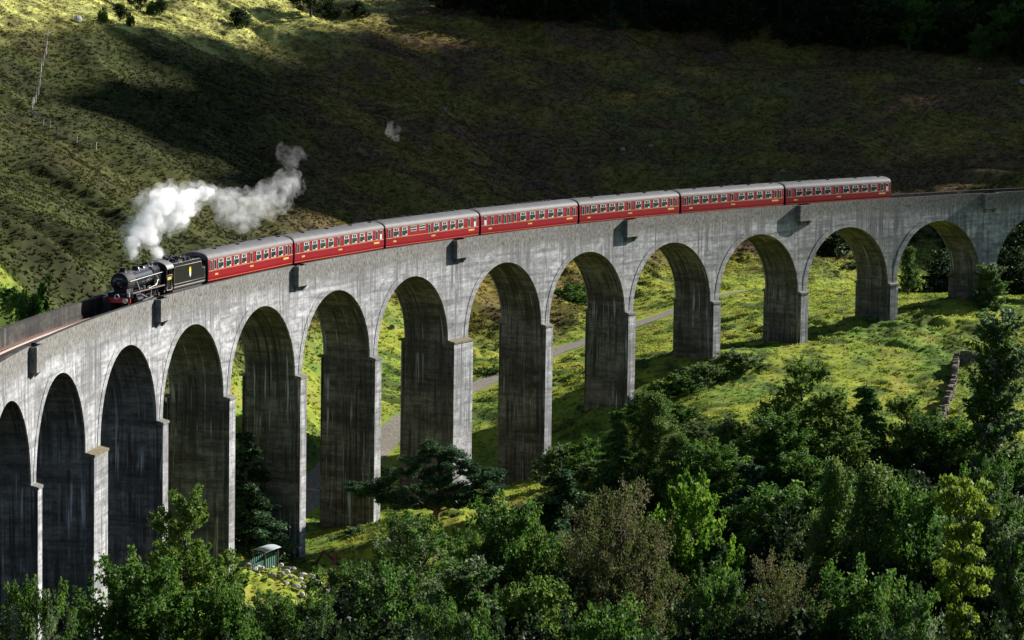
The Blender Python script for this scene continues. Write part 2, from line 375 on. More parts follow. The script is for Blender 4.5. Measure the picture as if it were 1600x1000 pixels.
def make_tufts():
    def tufts(n, u, d, h, wd, nm):
        u = u[:n]; d = d[:n]
        pd = path_dist(u, d); k = pd > 2.2; u = u[k]; d = d[k]; n = len(u)
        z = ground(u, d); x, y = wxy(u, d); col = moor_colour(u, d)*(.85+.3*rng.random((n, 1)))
        V = []; Cc = []
        for b in range(4):
            a = rng.random(n)*6.283; hh = h*(.5+.9*rng.random(n))*(1+.5*hill_w(u, d)); ww = wd*(.5+rng.random(n)); ln = (rng.random(n)-.2)*.8*hh
            ox = (rng.random(n)-.5)*wd*1.6; oy = (rng.random(n)-.5)*wd*1.6
            cx = np.cos(a); sy = np.sin(a)
            p0 = np.stack([x+ox-cx*ww/2, y+oy-sy*ww/2, z-.08], 1); p1 = np.stack([x+ox+cx*ww/2, y+oy+sy*ww/2, z-.08], 1)
            p2 = np.stack([x+ox-sy*ln+cx*ww*.2, y+oy+cx*ln+sy*ww*.2, z+hh], 1)
            V.append(np.stack([p0, p1, p2], 1)); Cc.append(np.repeat(col[:, None], 3, 1))
        V = np.concatenate(V).reshape(-1, 3); Cc = np.concatenate(Cc).reshape(-1, 3)
        F = np.arange(len(V)).reshape(-1, 3)
        o = link(nm, np_mesh(nm, V, F, Cc), M_GRASS); return o
    n = 140000; u = rng.random(n)*190-70; d = 290+rng.random(n)*240
    k = (np.abs(u) < d*.25) & (hill_w(u, d) < .8); o = tufts(n, u[k], d[k], .16, .26, 'grass'); tag(o, 'rough tussocky green and straw grass covering the valley floor', 'grass', kind='stuff')
    n = 240000; u = rng.random(n)*220-100; d = 285+rng.random(n)*335
    k = (np.abs(u) < d*.19) & (hill_w(u, d) > .3); o = tufts(n, u[k], d[k], .11, .30, 'heather'); tag(o, 'brown and purple heather with bracken covering the hillside', 'heather', kind='stuff')
make_tufts()
def make_path():
    c = _pathc; t = np.gradient(c, axis=0); t /= np.linalg.norm(t, axis=1)[:, None]; nrm = np.stack([-t[:, 1], t[:, 0]], 1)
    rows = []
    wdt = np.interp(np.arange(len(c)), [0, 60, 84], [1, .9, .45])
    for o in np.linspace(-1.5, 1.5, 7):
        wig = (fbm(np.arange(len(c))/3+o, np.arange(len(c))*0+2)-.5)*.7*(abs(o) > 1.2)
        q = c+nrm*((o+wig)*wdt)[:, None]; x, y = wxy(q[:, 0], q[:, 1]); rows.append(np.stack([x, y, ground(q[:, 0], q[:, 1])+.10-.03*abs(o)], 1))
    V = np.concatenate(rows); n = len(c); I = np.arange(len(V)).reshape(7, n)
    F = np.stack([I[:-1, :-1].ravel(), I[:-1, 1:].ravel(), I[1:, 1:].ravel(), I[1:, :-1].ravel()], 1)
    tag(link('path', np_mesh('path', V, F, None, True), M_PATH), kind='structure')
make_path()

# ------------------------------------------------------------------ viaduct
SPAN = 15.24; AR = SPAN/2; WID = 5.4; ZP = 10.92; ZB = 8.97; ZD = 9.42
KX = {1: KING, 6: KING, 12: 1.3}
def pier_t(i): return PITCH-SPAN+KX.get(i, 0)
_pc = {6: 0.0}
for i in range(7, 18): _pc[i] = _pc[i-1]+pier_t(i-1)/2+SPAN+pier_t(i)/2
for i in range(5, -5, -1): _pc[i] = _pc[i+1]-pier_t(i+1)/2-SPAN-pier_t(i)/2
def vp(s, off, z):
    th = s/RAD; r = RAD+off
    return Vector((r*math.sin(th), r*math.cos(th), z+GRADE*s))
IDX = range(-4, 18)
via = empty('railway_viaduct', Matrix.Translation((0, RAD, -18)), 'long curved grey concrete railway viaduct with tall round arches carrying the steam train', 'viaduct')
def vpart(mb, name, m, parent=None):
    o = mb.build(name, m); p = parent or via
    o.parent = p; o.matrix_parent_inverse = p.matrix_world.inverted() if p is via else Matrix()
    if p is not via: o.matrix_parent_inverse = Matrix()
    return o
def q4(mb, a, b, c, d, ua, ub, uc, ud_, mi=0, smooth=False): mb.face([a, b, c, d], [ua, ub, uc, ud_], mi, smooth)
def make_arch(i):
    a = _pc[i-1]; b = _pc[i]; e0 = a+pier_t(i-1)/2; e1 = b-pier_t(i)/2; c = (e0+e1)/2
    mb = MB(); N = 28
    cols = [(a, 0.0), (e0, 0.0)]+[(c-AR*math.cos(math.pi*k/N), AR*math.sin(math.pi*k/N)) for k in range(1, N)]+[(e1, 0.0), (b, 0.0)]
    for k in range(len(cols)-1):
        s0, z0 = cols[k]; s1, z1 = cols[k+1]
        q4(mb, vp(s0, 0, z0), vp(s1, 0, z1), vp(s1, 0, ZB), vp(s0, 0, ZB), (s0, z0), (s1, z1), (s1, ZB), (s0, ZB))
        q4(mb, vp(s1, WID, z1), vp(s0, WID, z0), vp(s0, WID, ZB), vp(s1, WID, ZB), (s1, z1), (s0, z0), (s0, ZB), (s1, ZB))
        if 1 <= k < len(cols)-2:
            L0 = AR*math.pi*(k-1)/N; L1 = AR*math.pi*k/N; HF = AR*math.pi/2
            f0 = HF-abs(L0-HF); f1 = HF-abs(L1-HF); o = (i if k > N/2 else i-1)*17.3
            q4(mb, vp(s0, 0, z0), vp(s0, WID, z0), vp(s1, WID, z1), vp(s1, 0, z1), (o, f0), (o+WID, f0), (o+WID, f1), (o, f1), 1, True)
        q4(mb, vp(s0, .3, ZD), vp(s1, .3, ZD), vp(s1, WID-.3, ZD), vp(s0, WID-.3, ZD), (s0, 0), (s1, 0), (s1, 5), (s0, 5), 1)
    ob = vpart(mb, 'arch_span', [M_CON, M_SHADE if i < 5 else M_SHADE2])
    RO = AR+.74; pr = .05
    for (o0, sg) in ((0, -1), (WID, 1)):
        mb = MB()
        for k in range(N):
            t0 = math.pi*k/N; t1 = math.pi*(k+1)/N
            p = lambda t, r, o: vp(c-r*math.cos(t), o, r*math.sin(t))
            uvp = lambda t, r: (c-r*math.cos(t)*1., r*math.sin(t))
            # ring narrows where it meets the pier
            ro0 = min(RO, abs((pier_t(i)/2-.04+AR)/max(1e-3, abs(math.cos(t0))))); ro1 = min(RO, abs((pier_t(i)/2-.04+AR)/max(1e-3, abs(math.cos(t1)))))
            A, B, Cq, D = p(t0, AR-.002, o0+sg*pr), p(t1, AR-.002, o0+sg*pr), p(t1, ro1, o0+sg*pr), p(t0, ro0, o0+sg*pr)
            q4(mb, A, B, Cq, D, uvp(t0, AR), uvp(t1, AR), uvp(t1, ro1), uvp(t0, ro0))
            q4(mb, D, Cq, p(t1, ro1, o0), p(t0, ro0, o0), uvp(t0, RO), uvp(t1, RO), uvp(t1, RO), uvp(t0, RO))
            q4(mb, B, A, p(t0, AR-.002, o0-sg*.1), p(t1, AR-.002, o0-sg*.1), uvp(t1, AR), uvp(t0, AR), uvp(t0, AR), uvp(t1, AR))
        r = mb.build('arch_ring', M_RING); r.parent = ob
def make_pier(i):
    s = _pc[i]; t = pier_t(i); x, y = vp(s, 2.7, 0)[:2]; u, d = ud(x, y)
    gs = [float(ground(*ud(*vp(s+a, o, 0)[:2]))[0]) for a in (-t/2, t/2) for o in (-.6, WID+.6)]
    zb = min(gs)-1.5-GRADE*s; z0 = 0.0; mb = MB(); bt = -zb/75; o31 = i*17.3
    def shaft(s0, s1, o0, o1, zt, zb, b, mf, ms):
        n = max(1, int((zt-zb)/3))
        for k in range(n):
            za = zt+(zb-zt)*k/n; zc = zt+(zb-zt)*(k+1)/n; ba = b*k/n; bc = b*(k+1)/n
            P_ = lambda sa, oa, z, bb: vp(sa+math.copysign(bb*.4, sa-s), oa+(-bb if oa == o0 else bb), z)
            q4(mb, P_(s0, o0, zc, bc), P_(s1, o0, zc, bc), P_(s1, o0, za, ba), P_(s0, o0, za, ba), (s0, zc), (s1, zc), (s1, za), (s0, za), mf)
            q4(mb, P_(s1, o1, zc, bc), P_(s0, o1, zc, bc), P_(s0, o1, za, ba), P_(s1, o1, za, ba), (s1, zc), (s0, zc), (s0, za), (s1, za), mf)
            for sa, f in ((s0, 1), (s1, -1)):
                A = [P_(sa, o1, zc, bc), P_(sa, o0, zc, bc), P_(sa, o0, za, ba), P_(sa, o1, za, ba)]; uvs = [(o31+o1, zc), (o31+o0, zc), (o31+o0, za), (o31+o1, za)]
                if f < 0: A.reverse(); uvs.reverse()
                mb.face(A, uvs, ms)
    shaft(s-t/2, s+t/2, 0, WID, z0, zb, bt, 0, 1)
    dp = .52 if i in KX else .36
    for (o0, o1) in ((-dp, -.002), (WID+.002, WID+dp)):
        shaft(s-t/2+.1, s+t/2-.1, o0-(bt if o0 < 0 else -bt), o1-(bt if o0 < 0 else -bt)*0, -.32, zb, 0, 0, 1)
    pr = vpart(mb, 'pier', [M_CON, M_SHADE if i < 5 else M_SHADE2])
    for sg, oo in ((-1, 0.0), (1, WID)):
        mb = MB(); e = (.60 if i in KX else .44)+bt; h0, h1 = -.32, -.12
        P_ = lambda sa, oa, z: vp(sa, oo+sg*oa, z)
        a, b = s-t/2+.02, s+t/2-.02
        pts = [P_(a, e, h0), P_(b, e, h0), P_(b, e, h1), P_(a, e, h1), P_(a, .003, h1+.18), P_(b, .003, h1+.18), P_(a, .003, h0), P_(b, .003, h0)]
        mb.idx([tuple(p) for p in pts], [(0, 1, 2, 3), (3, 2, 5, 4), (6, 0, 3, 4), (1, 7, 5, 2), (6, 7, 1, 0)])
        c = mb.build('pier_ledge', M_MOSS if i in KX else M_CON); c.parent = pr
def strip(mb, s0, s1, o0, o1, z0, z1, mo=0, mi=0, mt=0, st=1.2, ends=True):
    n = max(1, int(round((s1-s0)/st)))
    for k in range(n):
        a = s0+(s1-s0)*k/n; b = s0+(s1-s0)*(k+1)/n
        q4(mb, vp(a, o0, z0), vp(b, o0, z0), vp(b, o0, z1), vp(a, o0, z1), (a, z0), (b, z0), (b, z1), (a, z1), mo)
        q4(mb, vp(b, o1, z0), vp(a, o1, z0), vp(a, o1, z1), vp(b, o1, z1), (b, z0), (a, z0), (a, z1), (b, z1), mi)
        q4(mb, vp(a, o0, z1), vp(b, o0, z1), vp(b, o1, z1), vp(a, o1, z1), (a, z1), (b, z1), (b, z1+.4), (a, z1+.4), mt)
        q4(mb, vp(b, o0, z0), vp(a, o0, z0), vp(a, o1, z0), vp(b, o1, z0), (a, z0), (b, z0), (b, z0), (a, z0), mo)
    if ends:
        for a, f in ((s0, 1), (s1, -1)):
            A = [vp(a, o1, z0), vp(a, o0, z0), vp(a, o0, z1), vp(a, o1, z1)]
            if f < 0: A.reverse()
            mb.face(A, [(a, z0), (a+.4, z0), (a+.4, z1), (a, z1)], mi)
def make_viaduct():
    for i in IDX:
        if i > -4: make_arch(i)
        make_pier(i)
    ref = [i for i in IDX if i % 2 == 0]; hw = 1.12; PT = .42
    for side in (0, 1):
        oa, ob_ = (0, PT) if side == 0 else (WID-PT, WID)
        mb = MB(); prev = _pc[-4]
        for i in ref+[None]:
            end = _pc[17] if i is None else _pc[i]-hw
            if end > prev:
                if side == 0: strip(mb, prev, end, oa, ob_, ZB, ZP, 0, 1, 2)
                else: strip(mb, prev, end, oa, ob_, ZB, ZP, 1, 0, 2)
            if i is not None:
                strip(mb, _pc[i]-hw, _pc[i]+hw, oa, ob_, ZB, ZD+.02, 0, 1, 1, ends=False); prev = _pc[i]+hw
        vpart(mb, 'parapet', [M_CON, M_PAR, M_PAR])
    for i in ref:
        for side in (0, 1):
            mb = MB(); c = _pc[i]; D = .62; TH = .22; zt = ZP-.06
            f = (lambda o: o) if side == 0 else (lambda o: WID-o)
            def bx_(s0, s1, o0, o1, z0, z1, m=0):
                a, b = sorted((f(o0), f(o1))); strip(mb, s0, s1, a, b, z0, z1, m, m, 2, 9)
            bx_(c-hw-TH, c+hw+TH, -D, -D+TH, ZB-.1, zt)
            bx_(c-hw-TH, c-hw, -D+TH, -.002, ZB-.1, zt); bx_(c+hw, c+hw+TH, -D+TH, -.002, ZB-.1, zt)
            bx_(c-hw, c+hw, -D+TH, -.002, ZB-.1, ZD-.1, 1)
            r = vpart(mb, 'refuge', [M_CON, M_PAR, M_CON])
            for e in (-.8, .8):       # corbels under the refuge
                mb = MB(); a, b = c+e-.2, c+e+.2
                pts = [vp(a, f(-D+.1), ZB-.1), vp(b, f(-D+.1), ZB-.1), vp(b, f(-.002), ZB-.1), vp(a, f(-.002), ZB-.1), vp(a, f(-.002), ZB-.7), vp(b, f(-.002), ZB-.7)]
                mb.idx([tuple(p) for p in pts], [(0, 1, 2, 3), (0, 4, 5, 1), (0, 3, 4), (1, 5, 2)])
                cb = mb.build('corbel', M_CON); cb.parent = r
make_viaduct()

# ------------------------------------------------------------------ track
TOFF = WID/2; ZR = 9.80; RT = RAD+TOFF
def tp(a, lat, z):      # a is arc length along the track centre line, lat outward
    s = a*RAD/RT; return vp(s, TOFF+lat, z)
def track_matrix(a0, a1, flip=False):
    p0, p1 = tp(a0, 0, ZR), tp(a1, 0, ZR); x = (p1-p0).normalized()*(-1 if flip else 1)
    y = Vector((0, 0, 1)).cross(x).normalized(); z = x.cross(y); c = (p0+p1)/2
    return Matrix(((x.x, y.x, z.x, c.x), (x.y, y.y, z.y, c.y), (x.z, y.z, z.z, c.z), (0, 0, 0, 1)))
def make_track():
    mb = MB(); A0, A1 = -150, 205
    for k in range(int((A1-A0)/1.5)):
        a, b = A0+k*1.5, A0+k*1.5+1.5
        for (l0, z0), (l1, z1) in (((-2.26, 9.45), (-1.5, 9.62)), ((-1.5, 9.62), (1.5, 9.62)), ((1.5, 9.62), (2.26, 9.45))):
            q4(mb, tp(a, l0, z0), tp(b, l0, z0), tp(b, l1, z1), tp(a, l1, z1), (a, l0), (b, l0), (b, l1), (a, l1))
    tag(mb.build('ballast_bed', M_BALL), kind='structure')
    tr = empty('railway_track', Matrix.Translation(tp(-100, 0, ZR)), 'single railway line of two shiny rails on rusty ballast along the viaduct deck', 'railway track')
    inv = tr.matrix_world.inverted()
    for lat in (-.75, .75):
        mb = MB()
        for k in range(int((A1-A0)/2)):
            a, b = A0+k*2, A0+k*2+2; w = .05
            q4(mb, tp(a, lat-w, ZR), tp(b, lat-w, ZR), tp(b, lat+w, ZR), tp(a, lat+w, ZR), (0, 0), (1, 0), (1, 1), (0, 1))
            for sg in (-1, 1):
                q4(mb, tp(a, lat+sg*w, ZR-.15), tp(b, lat+sg*w, ZR-.15), tp(b, lat+sg*w, ZR), tp(a, lat+sg*w, ZR), (0, 0), (1, 0), (1, 1), (0, 1))
        o = mb.build('rail', M_RAIL, tr); o.matrix_parent_inverse = inv
    mb = MB(); mb.box((0, 0, 0), (.25, 2.5, .12)); first = None
    for k in range(72):
        a = -124+k*.72
        if first is None: o = first = mb.build('sleeper', M_SLP)
        else: o = first.copy(); C.objects.link(o)
        m = track_matrix(a-.1, a+.1); m.translation = tp(a, 0, ZR-.19); o.parent = tr; o.matrix_parent_inverse = inv; o.matrix_world = m
make_track()

# ------------------------------------------------------------------ train
CL = 20.2176; A_CAR = -33.8-CL
def body_profile():
    p = []; pts = [(1.34, 1.02), (1.385, 1.35), (1.405, 1.9), (1.40, 2.5), (1.36, 3.08)]
    return [(-y, z) for y, z in pts[::-1]][::-1], pts
def roof_profile():
    pr = []
    for k in range(13):
        t = math.pi*k/12; pr.append((1.36*math.cos(t), 3.08+.74*math.sin(t)**.9 if 0 < k < 12 else 3.08))
    return pr
L2 = 9.83
BODY = (lambda: [(1.34, 1.02), (1.385, 1.35), (1.405, 1.9), (1.40, 2.5), (1.36, 3.08)])()
def side_y(z):
    zs = [b[1] for b in BODY]; return float(np.interp(z, zs, [b[0] for b in BODY]))
def win_meshes(wd, z0, z1, kind):
    """frame + pane (+ cloth) meshes for one window, both built at x=0 on the -y side"""
    fr = MB(); T = .05; y = -side_y((z0+z1)/2); yo = y-.022
    if kind == 'large': bars = [(-wd/2, wd/2, z0, z0+T), (-wd/2, wd/2, z1-T, z1), (-wd/2, -wd/2+T, z0+T, z1-T), (wd/2-T, wd/2, z0+T, z1-T), (-wd/2+T, wd/2-T, z1-.36, z1-.31), (-.03, .03, z1-.31, z1-T)]
    elif kind == 'wide': bars = [(-wd/2, wd/2, z0, z0+T), (-wd/2, wd/2, z1-T, z1), (-wd/2, -wd/2+T, z0+T, z1-T), (wd/2-T, wd/2, z0+T, z1-T), (-wd/2+T, wd/2-T, (z0+z1)/2-.04, (z0+z1)/2+.06)]
    else: bars = [(-wd/2, wd/2, z0, z0+T), (-wd/2, wd/2, z1-T, z1), (-wd/2, -wd/2+.04, z0+T, z1-T), (wd/2-.04, wd/2, z0+T, z1-T)]
    for a, b, c, d in bars: fr.box(((a+b)/2, y-.011, (c+d)/2), (b-a, .03, d-c))
    pn = MB(); pn.box((0, y-.004, (z0+z1)/2), (wd-.06, .016, z1-z0-.06))
    cl = MB()
    if kind == 'large':
        cl.box((wd*.30, y-.0135, z0+.11), (wd*.24, .006, .12)); cl.box((-wd*.37, y-.0135, z1-.2), (wd*.12, .006, .2)); cl.box((wd*.37, y-.0135, z1-.2), (wd*.12, .006, .2))
    elif kind == 'white': cl.box((0, y-.0135, (z0+z1)/2-.15), (wd-.12, .006, z1-z0-.5))
    return fr, pn, cl
_wc = {}
def add_window(root, kind, x, wd, z0, z1, flip):
    key = (kind, wd, z0, z1)
    if key not in _wc:
        fr, pn, cl = win_meshes(*((wd, z0, z1, kind)))
        f = fr.build('window', M_CREAM); p = pn.build('pane', M_GLASS, f); c = cl.build('seat_cover', M_WHITE, f) if cl.v else None
        _wc[key] = f
    else:
        f = copy_tree(_wc[key])
    f.parent = root; f.location = (x, 0, 0); f.rotation_euler = (0, 0, math.pi if flip else 0)
    return f
BIG = ('large', 1.16, 2.06, 2.98); NAR = ('narrow', .5, 2.06, 2.98); DOORW = ('narrow', .46, 1.95, 2.95); WHT = ('white', .5, 1.95, 2.98); WIDE = ('wide', 1.25, 2.42, 2.98)
_b = [-7.1, -5.35, -3.6, -1.85]; 
LAY = {
 'open': [(DOORW, -9.15), (NAR, -8.35)]+[(BIG, x) for x in _b]+[(NAR, -.2)]+[(BIG, x+.25) for x in (1.3, 3.05, 4.8, 6.55)]+[(NAR, 8.2), (DOORW, 9.15)],
 'white_end': [(DOORW, -9.15)]+[(BIG, x-.3) for x in _b]+[(NAR, -.45)]+[(BIG, x) for x in (1.3, 3.05, 4.8, 6.55)]+[(NAR, 8.1), (WHT, 9.1)],
 'kitchen': [(DOORW, -9.15), (BIG, -7.8), (BIG, -6.05), (WIDE, -4.2), (WIDE, -2.4), (DOORW, -.9)]+[(BIG, x) for x in (.55, 2.3, 4.05, 5.8)]+[(NAR, 7.6), (WHT, 8.9)],
 'brake': [(WHT, -9.0), (DOORW, -7.6), (NAR, -6.2), (DOORW, -5.1), (DOORW, -4.2), (NAR, -3.1)]+[(BIG, x) for x in (-1.5, .4, 2.3, 4.2, 6.1)]+[(NAR, 7.8), (DOORW, 9.1)],
}
def make_bogie():
    mb = MB()
    for sy in (-1, 1):
        mb.box((0, sy*1.0, .62), (3.4, .12, .28)); mb.box((0, sy*1.02, .5), (1.1, .1, .3))
        for sx in (-1.25, 1.25): mb.cyl((sx, sy*.76, .46), .46, .12, 'y', 18); mb.box((sx, sy*1.0, .46), (.34, .2, .3))
    mb.box((0, 0, .6), (.5, 2.0, .2))
    return mb
def make_carriage(layout, vents):
    root = empty('railway_carriage')
    mb = MB(); pr = BODY; poly = [(-y, z) for y, z in pr]+[(y, z) for y, z in reversed(pr)]
    mb.ext(poly, -L2, L2)
    mb.build('body', M_MAROON, root)
    mb = MB(); rp = roof_profile(); n = len(rp)
    xs = [-L2-.04, -L2+.12, -L2+.45, L2-.45, L2-.12, L2+.04]; sc = [.9, .97, 1, 1, .97, .9]
    vs = [(x, p[0]*1.015, 3.07+(p[1]-3.07)*k) for x, k in zip(xs, sc) for p in rp]
    mb.idx(vs, [(a*n+j, a*n+j+1, (a+1)*n+j+1, (a+1)*n+j) for a in range(5) for j in range(n-1)], 0, True)
    mb.idx(vs[:n], [tuple(range(n))]); mb.idx(vs[-n:], [tuple(range(n))[::-1]])
    rf = mb.build('roof', M_ROOF, root)
    for x, y in vents:
        mb = MB(); mb.cyl((x, y, 3.80-abs(y)*.25), .15, .24, 'z', 10); mb.cyl((x, y, 3.94-abs(y)*.25), .23, .07, 'z', 10); mb.build('roof_vent', M_SOOT, rf)
    for sx in (-1, 1):
        mb = MB(); pe = [(-y*.985, z) for y, z in pr]+[(y*.985, z) for y, z in reversed(pr)]
        mb.ext(pe, sx*(L2+.004), sx*(L2+.05)); e = mb.build('carriage_end', M_SOOT, root)
        mb = MB(); mb.box((sx*(L2+.14), 0, 2.2), (.20, 1.1, 2.2))
        for k in (-.04, .04): mb.box((sx*(L2+.14)+k, 0, 2.2), (.03, 1.22, 2.32))
        mb.build('gangway', M_SOOT, e)
    mb = MB(); mb.box((0, 0, .93), (19.2, 2.3, .16))
    mb.box((-1.5, .6, .62), (2.2, .7, .5)); mb.box((1.6, -.6, .62), (1.8, .7, .5)); mb.box((0, -1.0, .45), (8, .06, .08)); mb.box((0, 1.0, .45), (8, .06, .08))
    mb.build('underframe', M_SOOT, root)
    for sy in (-1, 1):
        mb = MB()
        for z, h in ((1.98, .05), (1.13, .03), (3.03, .025)): mb.box((0, sy*(side_y(z)+.003), z), (2*L2-.1, .012, h))
        mb.build('lining', M_YEL, root)
        mb = MB(); y = sy*(side_y(1.6)+.004)
        for k in range(5): mb.box((-8.3+k*.13, y, 1.6), (.09, .012, .17))
        mb.build('carriage_number', M_NUM, root); mb = MB()
        for k in range(9): mb.box((7.6+k*.14, y, 1.72), (.1, .012, .19))
        mb.build('lettering', M_NUM, root); mb = MB()
        for k in range(6): mb.box((-.4+k*.14, y, 1.66), (.09, .012, .15))
        mb.build('lettering', M_NUM, root)
        for x in (-8.9, 8.9):
            mb = MB(); mb.box((x, sy*1.2, .42), (1.1, .35, .06)); mb.build('footstep', M_POST, root)
    for sp, x in LAY[layout]:
        add_window(root, sp[0], x, sp[1], sp[2], sp[3], False)
        add_window(root, sp[0], x, sp[1], sp[2], sp[3], True)
    for sx in (-7.1, 7.1):
        o = make_bogie().build('bogie', M_SOOT, root); o.location.x = sx
    return root
def vent_row(kind):
    if kind == 0: return [(x, .35*(-1)**k) for k, x in enumerate((-8.6, -6.2, -3.6, -1.0, 1.6, 4.2, 6.6, 8.6))]
    if kind == 1: return [(x, .25) for x in (-8.8, -5.6, -3.9, -3.5, -2.3, .9, 3.4, 5.8, 7.0)]
    return [(x, .25) for x in (-8.7, -5.4, -1.2, -.4, .7, 1.5, 2.3, 3.0, 3.6, 4.8, 5.4, 6.3)]
_cl = ['maroon carriage coupled right behind the black tender', 'second maroon carriage behind the tender, between two ordinary open coaches',
       'maroon buffet carriage with two short wide kitchen windows high in its side', 'maroon carriage with several narrow doors and windows at its leading end',
       'maroon carriage fifth behind the tender, between the narrow-doored coach and the sixth', 'maroon carriage last but one in the train', 'last maroon carriage at the tail of the train, in partial shade']
_lay = ['open', 'white_end', 'kitchen', 'brake', 'open', 'open', 'white_end']
_proto = {}
for k in range(7):
    key = _lay[k]
    if key not in _proto: o = _proto[key] = make_carriage(key, vent_row([0, 0, 1, 2, 0, 0, 0][k]))
    else: o = copy_tree(_proto[key])
    a = A_CAR+k*CL
    m = track_matrix(a+.25, a+CL-.25); o.matrix_world = m
    tag(o, _cl[k], 'carriage', 'maroon carriages of the train')

def make_tender():
    o = empty('tender', None, 'black coal tender with lined flanks and a yellow crest behind the locomotive', 'tender')
    Lh = 3.85
    mb = MB()
    for sy in (-1, 1):
        side = [(-Lh, 1.32), (Lh, 1.32), (Lh, 2.55), (Lh-.75, 2.62), (Lh-.95, 3.22), (-Lh+.3, 3.22), (-Lh, 2.75)]
        mb.exty(side, sy*1.30, sy*1.24)
        mb.exty([(-Lh+.32, 3.19), (Lh-.96, 3.19), (Lh-1.0, 3.36), (-Lh+.45, 3.36)], sy*1.24, sy*.98)
    mb.box((-Lh+.04, 0, 2.1), (.06, 2.48, 1.5)); mb.box((Lh-.04, 0, 1.95), (.06, 2.48, 1.2)); mb.box((0, 0, 1.36), (2*Lh, 2.48, .08)); mb.box((Lh-.6, 0, 2.58), (1.3, 2.44, .06))
    mb.build('tank', M_BLACK, o)
    mb = MB()
    for sy in (-1, 1):
        mb = MB(); mb.exty([(-Lh+.33, 3.363), (Lh-.98, 3.363), (Lh-1.0, 3.375), (-Lh+.45, 3.375)], sy*1.2, sy*1.0)
        mb.build('coping', M_STEEL, o)
    bm = MB(); nx, ny = 14, 8
    for i in range(nx):
        for j in range(ny):
            x = -2.9+i*.42; y = -.85+j*.24; bm.box((x+rnd.uniform(-.1, .1), y, 2.95+.5*math.exp(-((x+.6)/2.2)**2)+rnd.uniform(-.1, .14)), (.42, .3, .5), 0, rnd.uniform(0, 3), rnd.uniform(-.5, .5))
    bm.build('coal', M_COAL, o)
    for sy in (-1, 1):
        mb = MB(); y = sy*1.306
        loop = [(-Lh+.15, 1.5), (Lh-.15, 1.5), (Lh-.15, 2.45), (Lh-.85, 2.5), (Lh-1.05, 3.08), (-Lh+.4, 3.08), (-Lh+.15, 2.7), (-Lh+.15, 1.5)]
        mb.tube([(x, y, z) for x, z in loop], .02, 6)
        mb.build('lining', M_BRASS, o)
        mb = MB(); cx, cz = .1, 2.3
        mb.exty([(cx+.24*math.cos(t), cz+.16+.36*math.sin(t)) for t in np.linspace(0, 6.283, 18)[:-1]], sy*1.302, sy*1.312)
        e = mb.build('crest', M_EMB, o)
        mb = MB(); mb.exty([(cx-.22, cz-.02), (cx+.22, cz-.02), (cx+.16, cz-.3), (cx, cz-.45), (cx-.16, cz-.3)], sy*1.314, sy*1.318); mb.build('crest_shield', M_WHITE, e)
    mb = MB(); mb.box((0, 0, 1.15), (2*Lh-.1, 2.5, .14))
    for sy in (-1, 1): mb.box((0, sy*1.05, .85), (2*Lh-.6, .05, .55))
    mb.build('frame', M_SOOT, o)
    for sy in (-1, 1):
        mb = MB(); mb.box((0, sy*1.28, 1.24), (2*Lh-.1, .05, .07)); mb.build('footplate_edge', M_POST, o)
    for x in (-2.4, 0, 2.3):
        for sy in (-1, 1):
            mb = MB(); mb.cyl((x, sy*.76, .65), .65, .12, 'y', 24); mb.cyl((x, sy*.84, .65), .16, .1, 'y', 12); mb.build('wheel', M_SOOT, o)
    return o
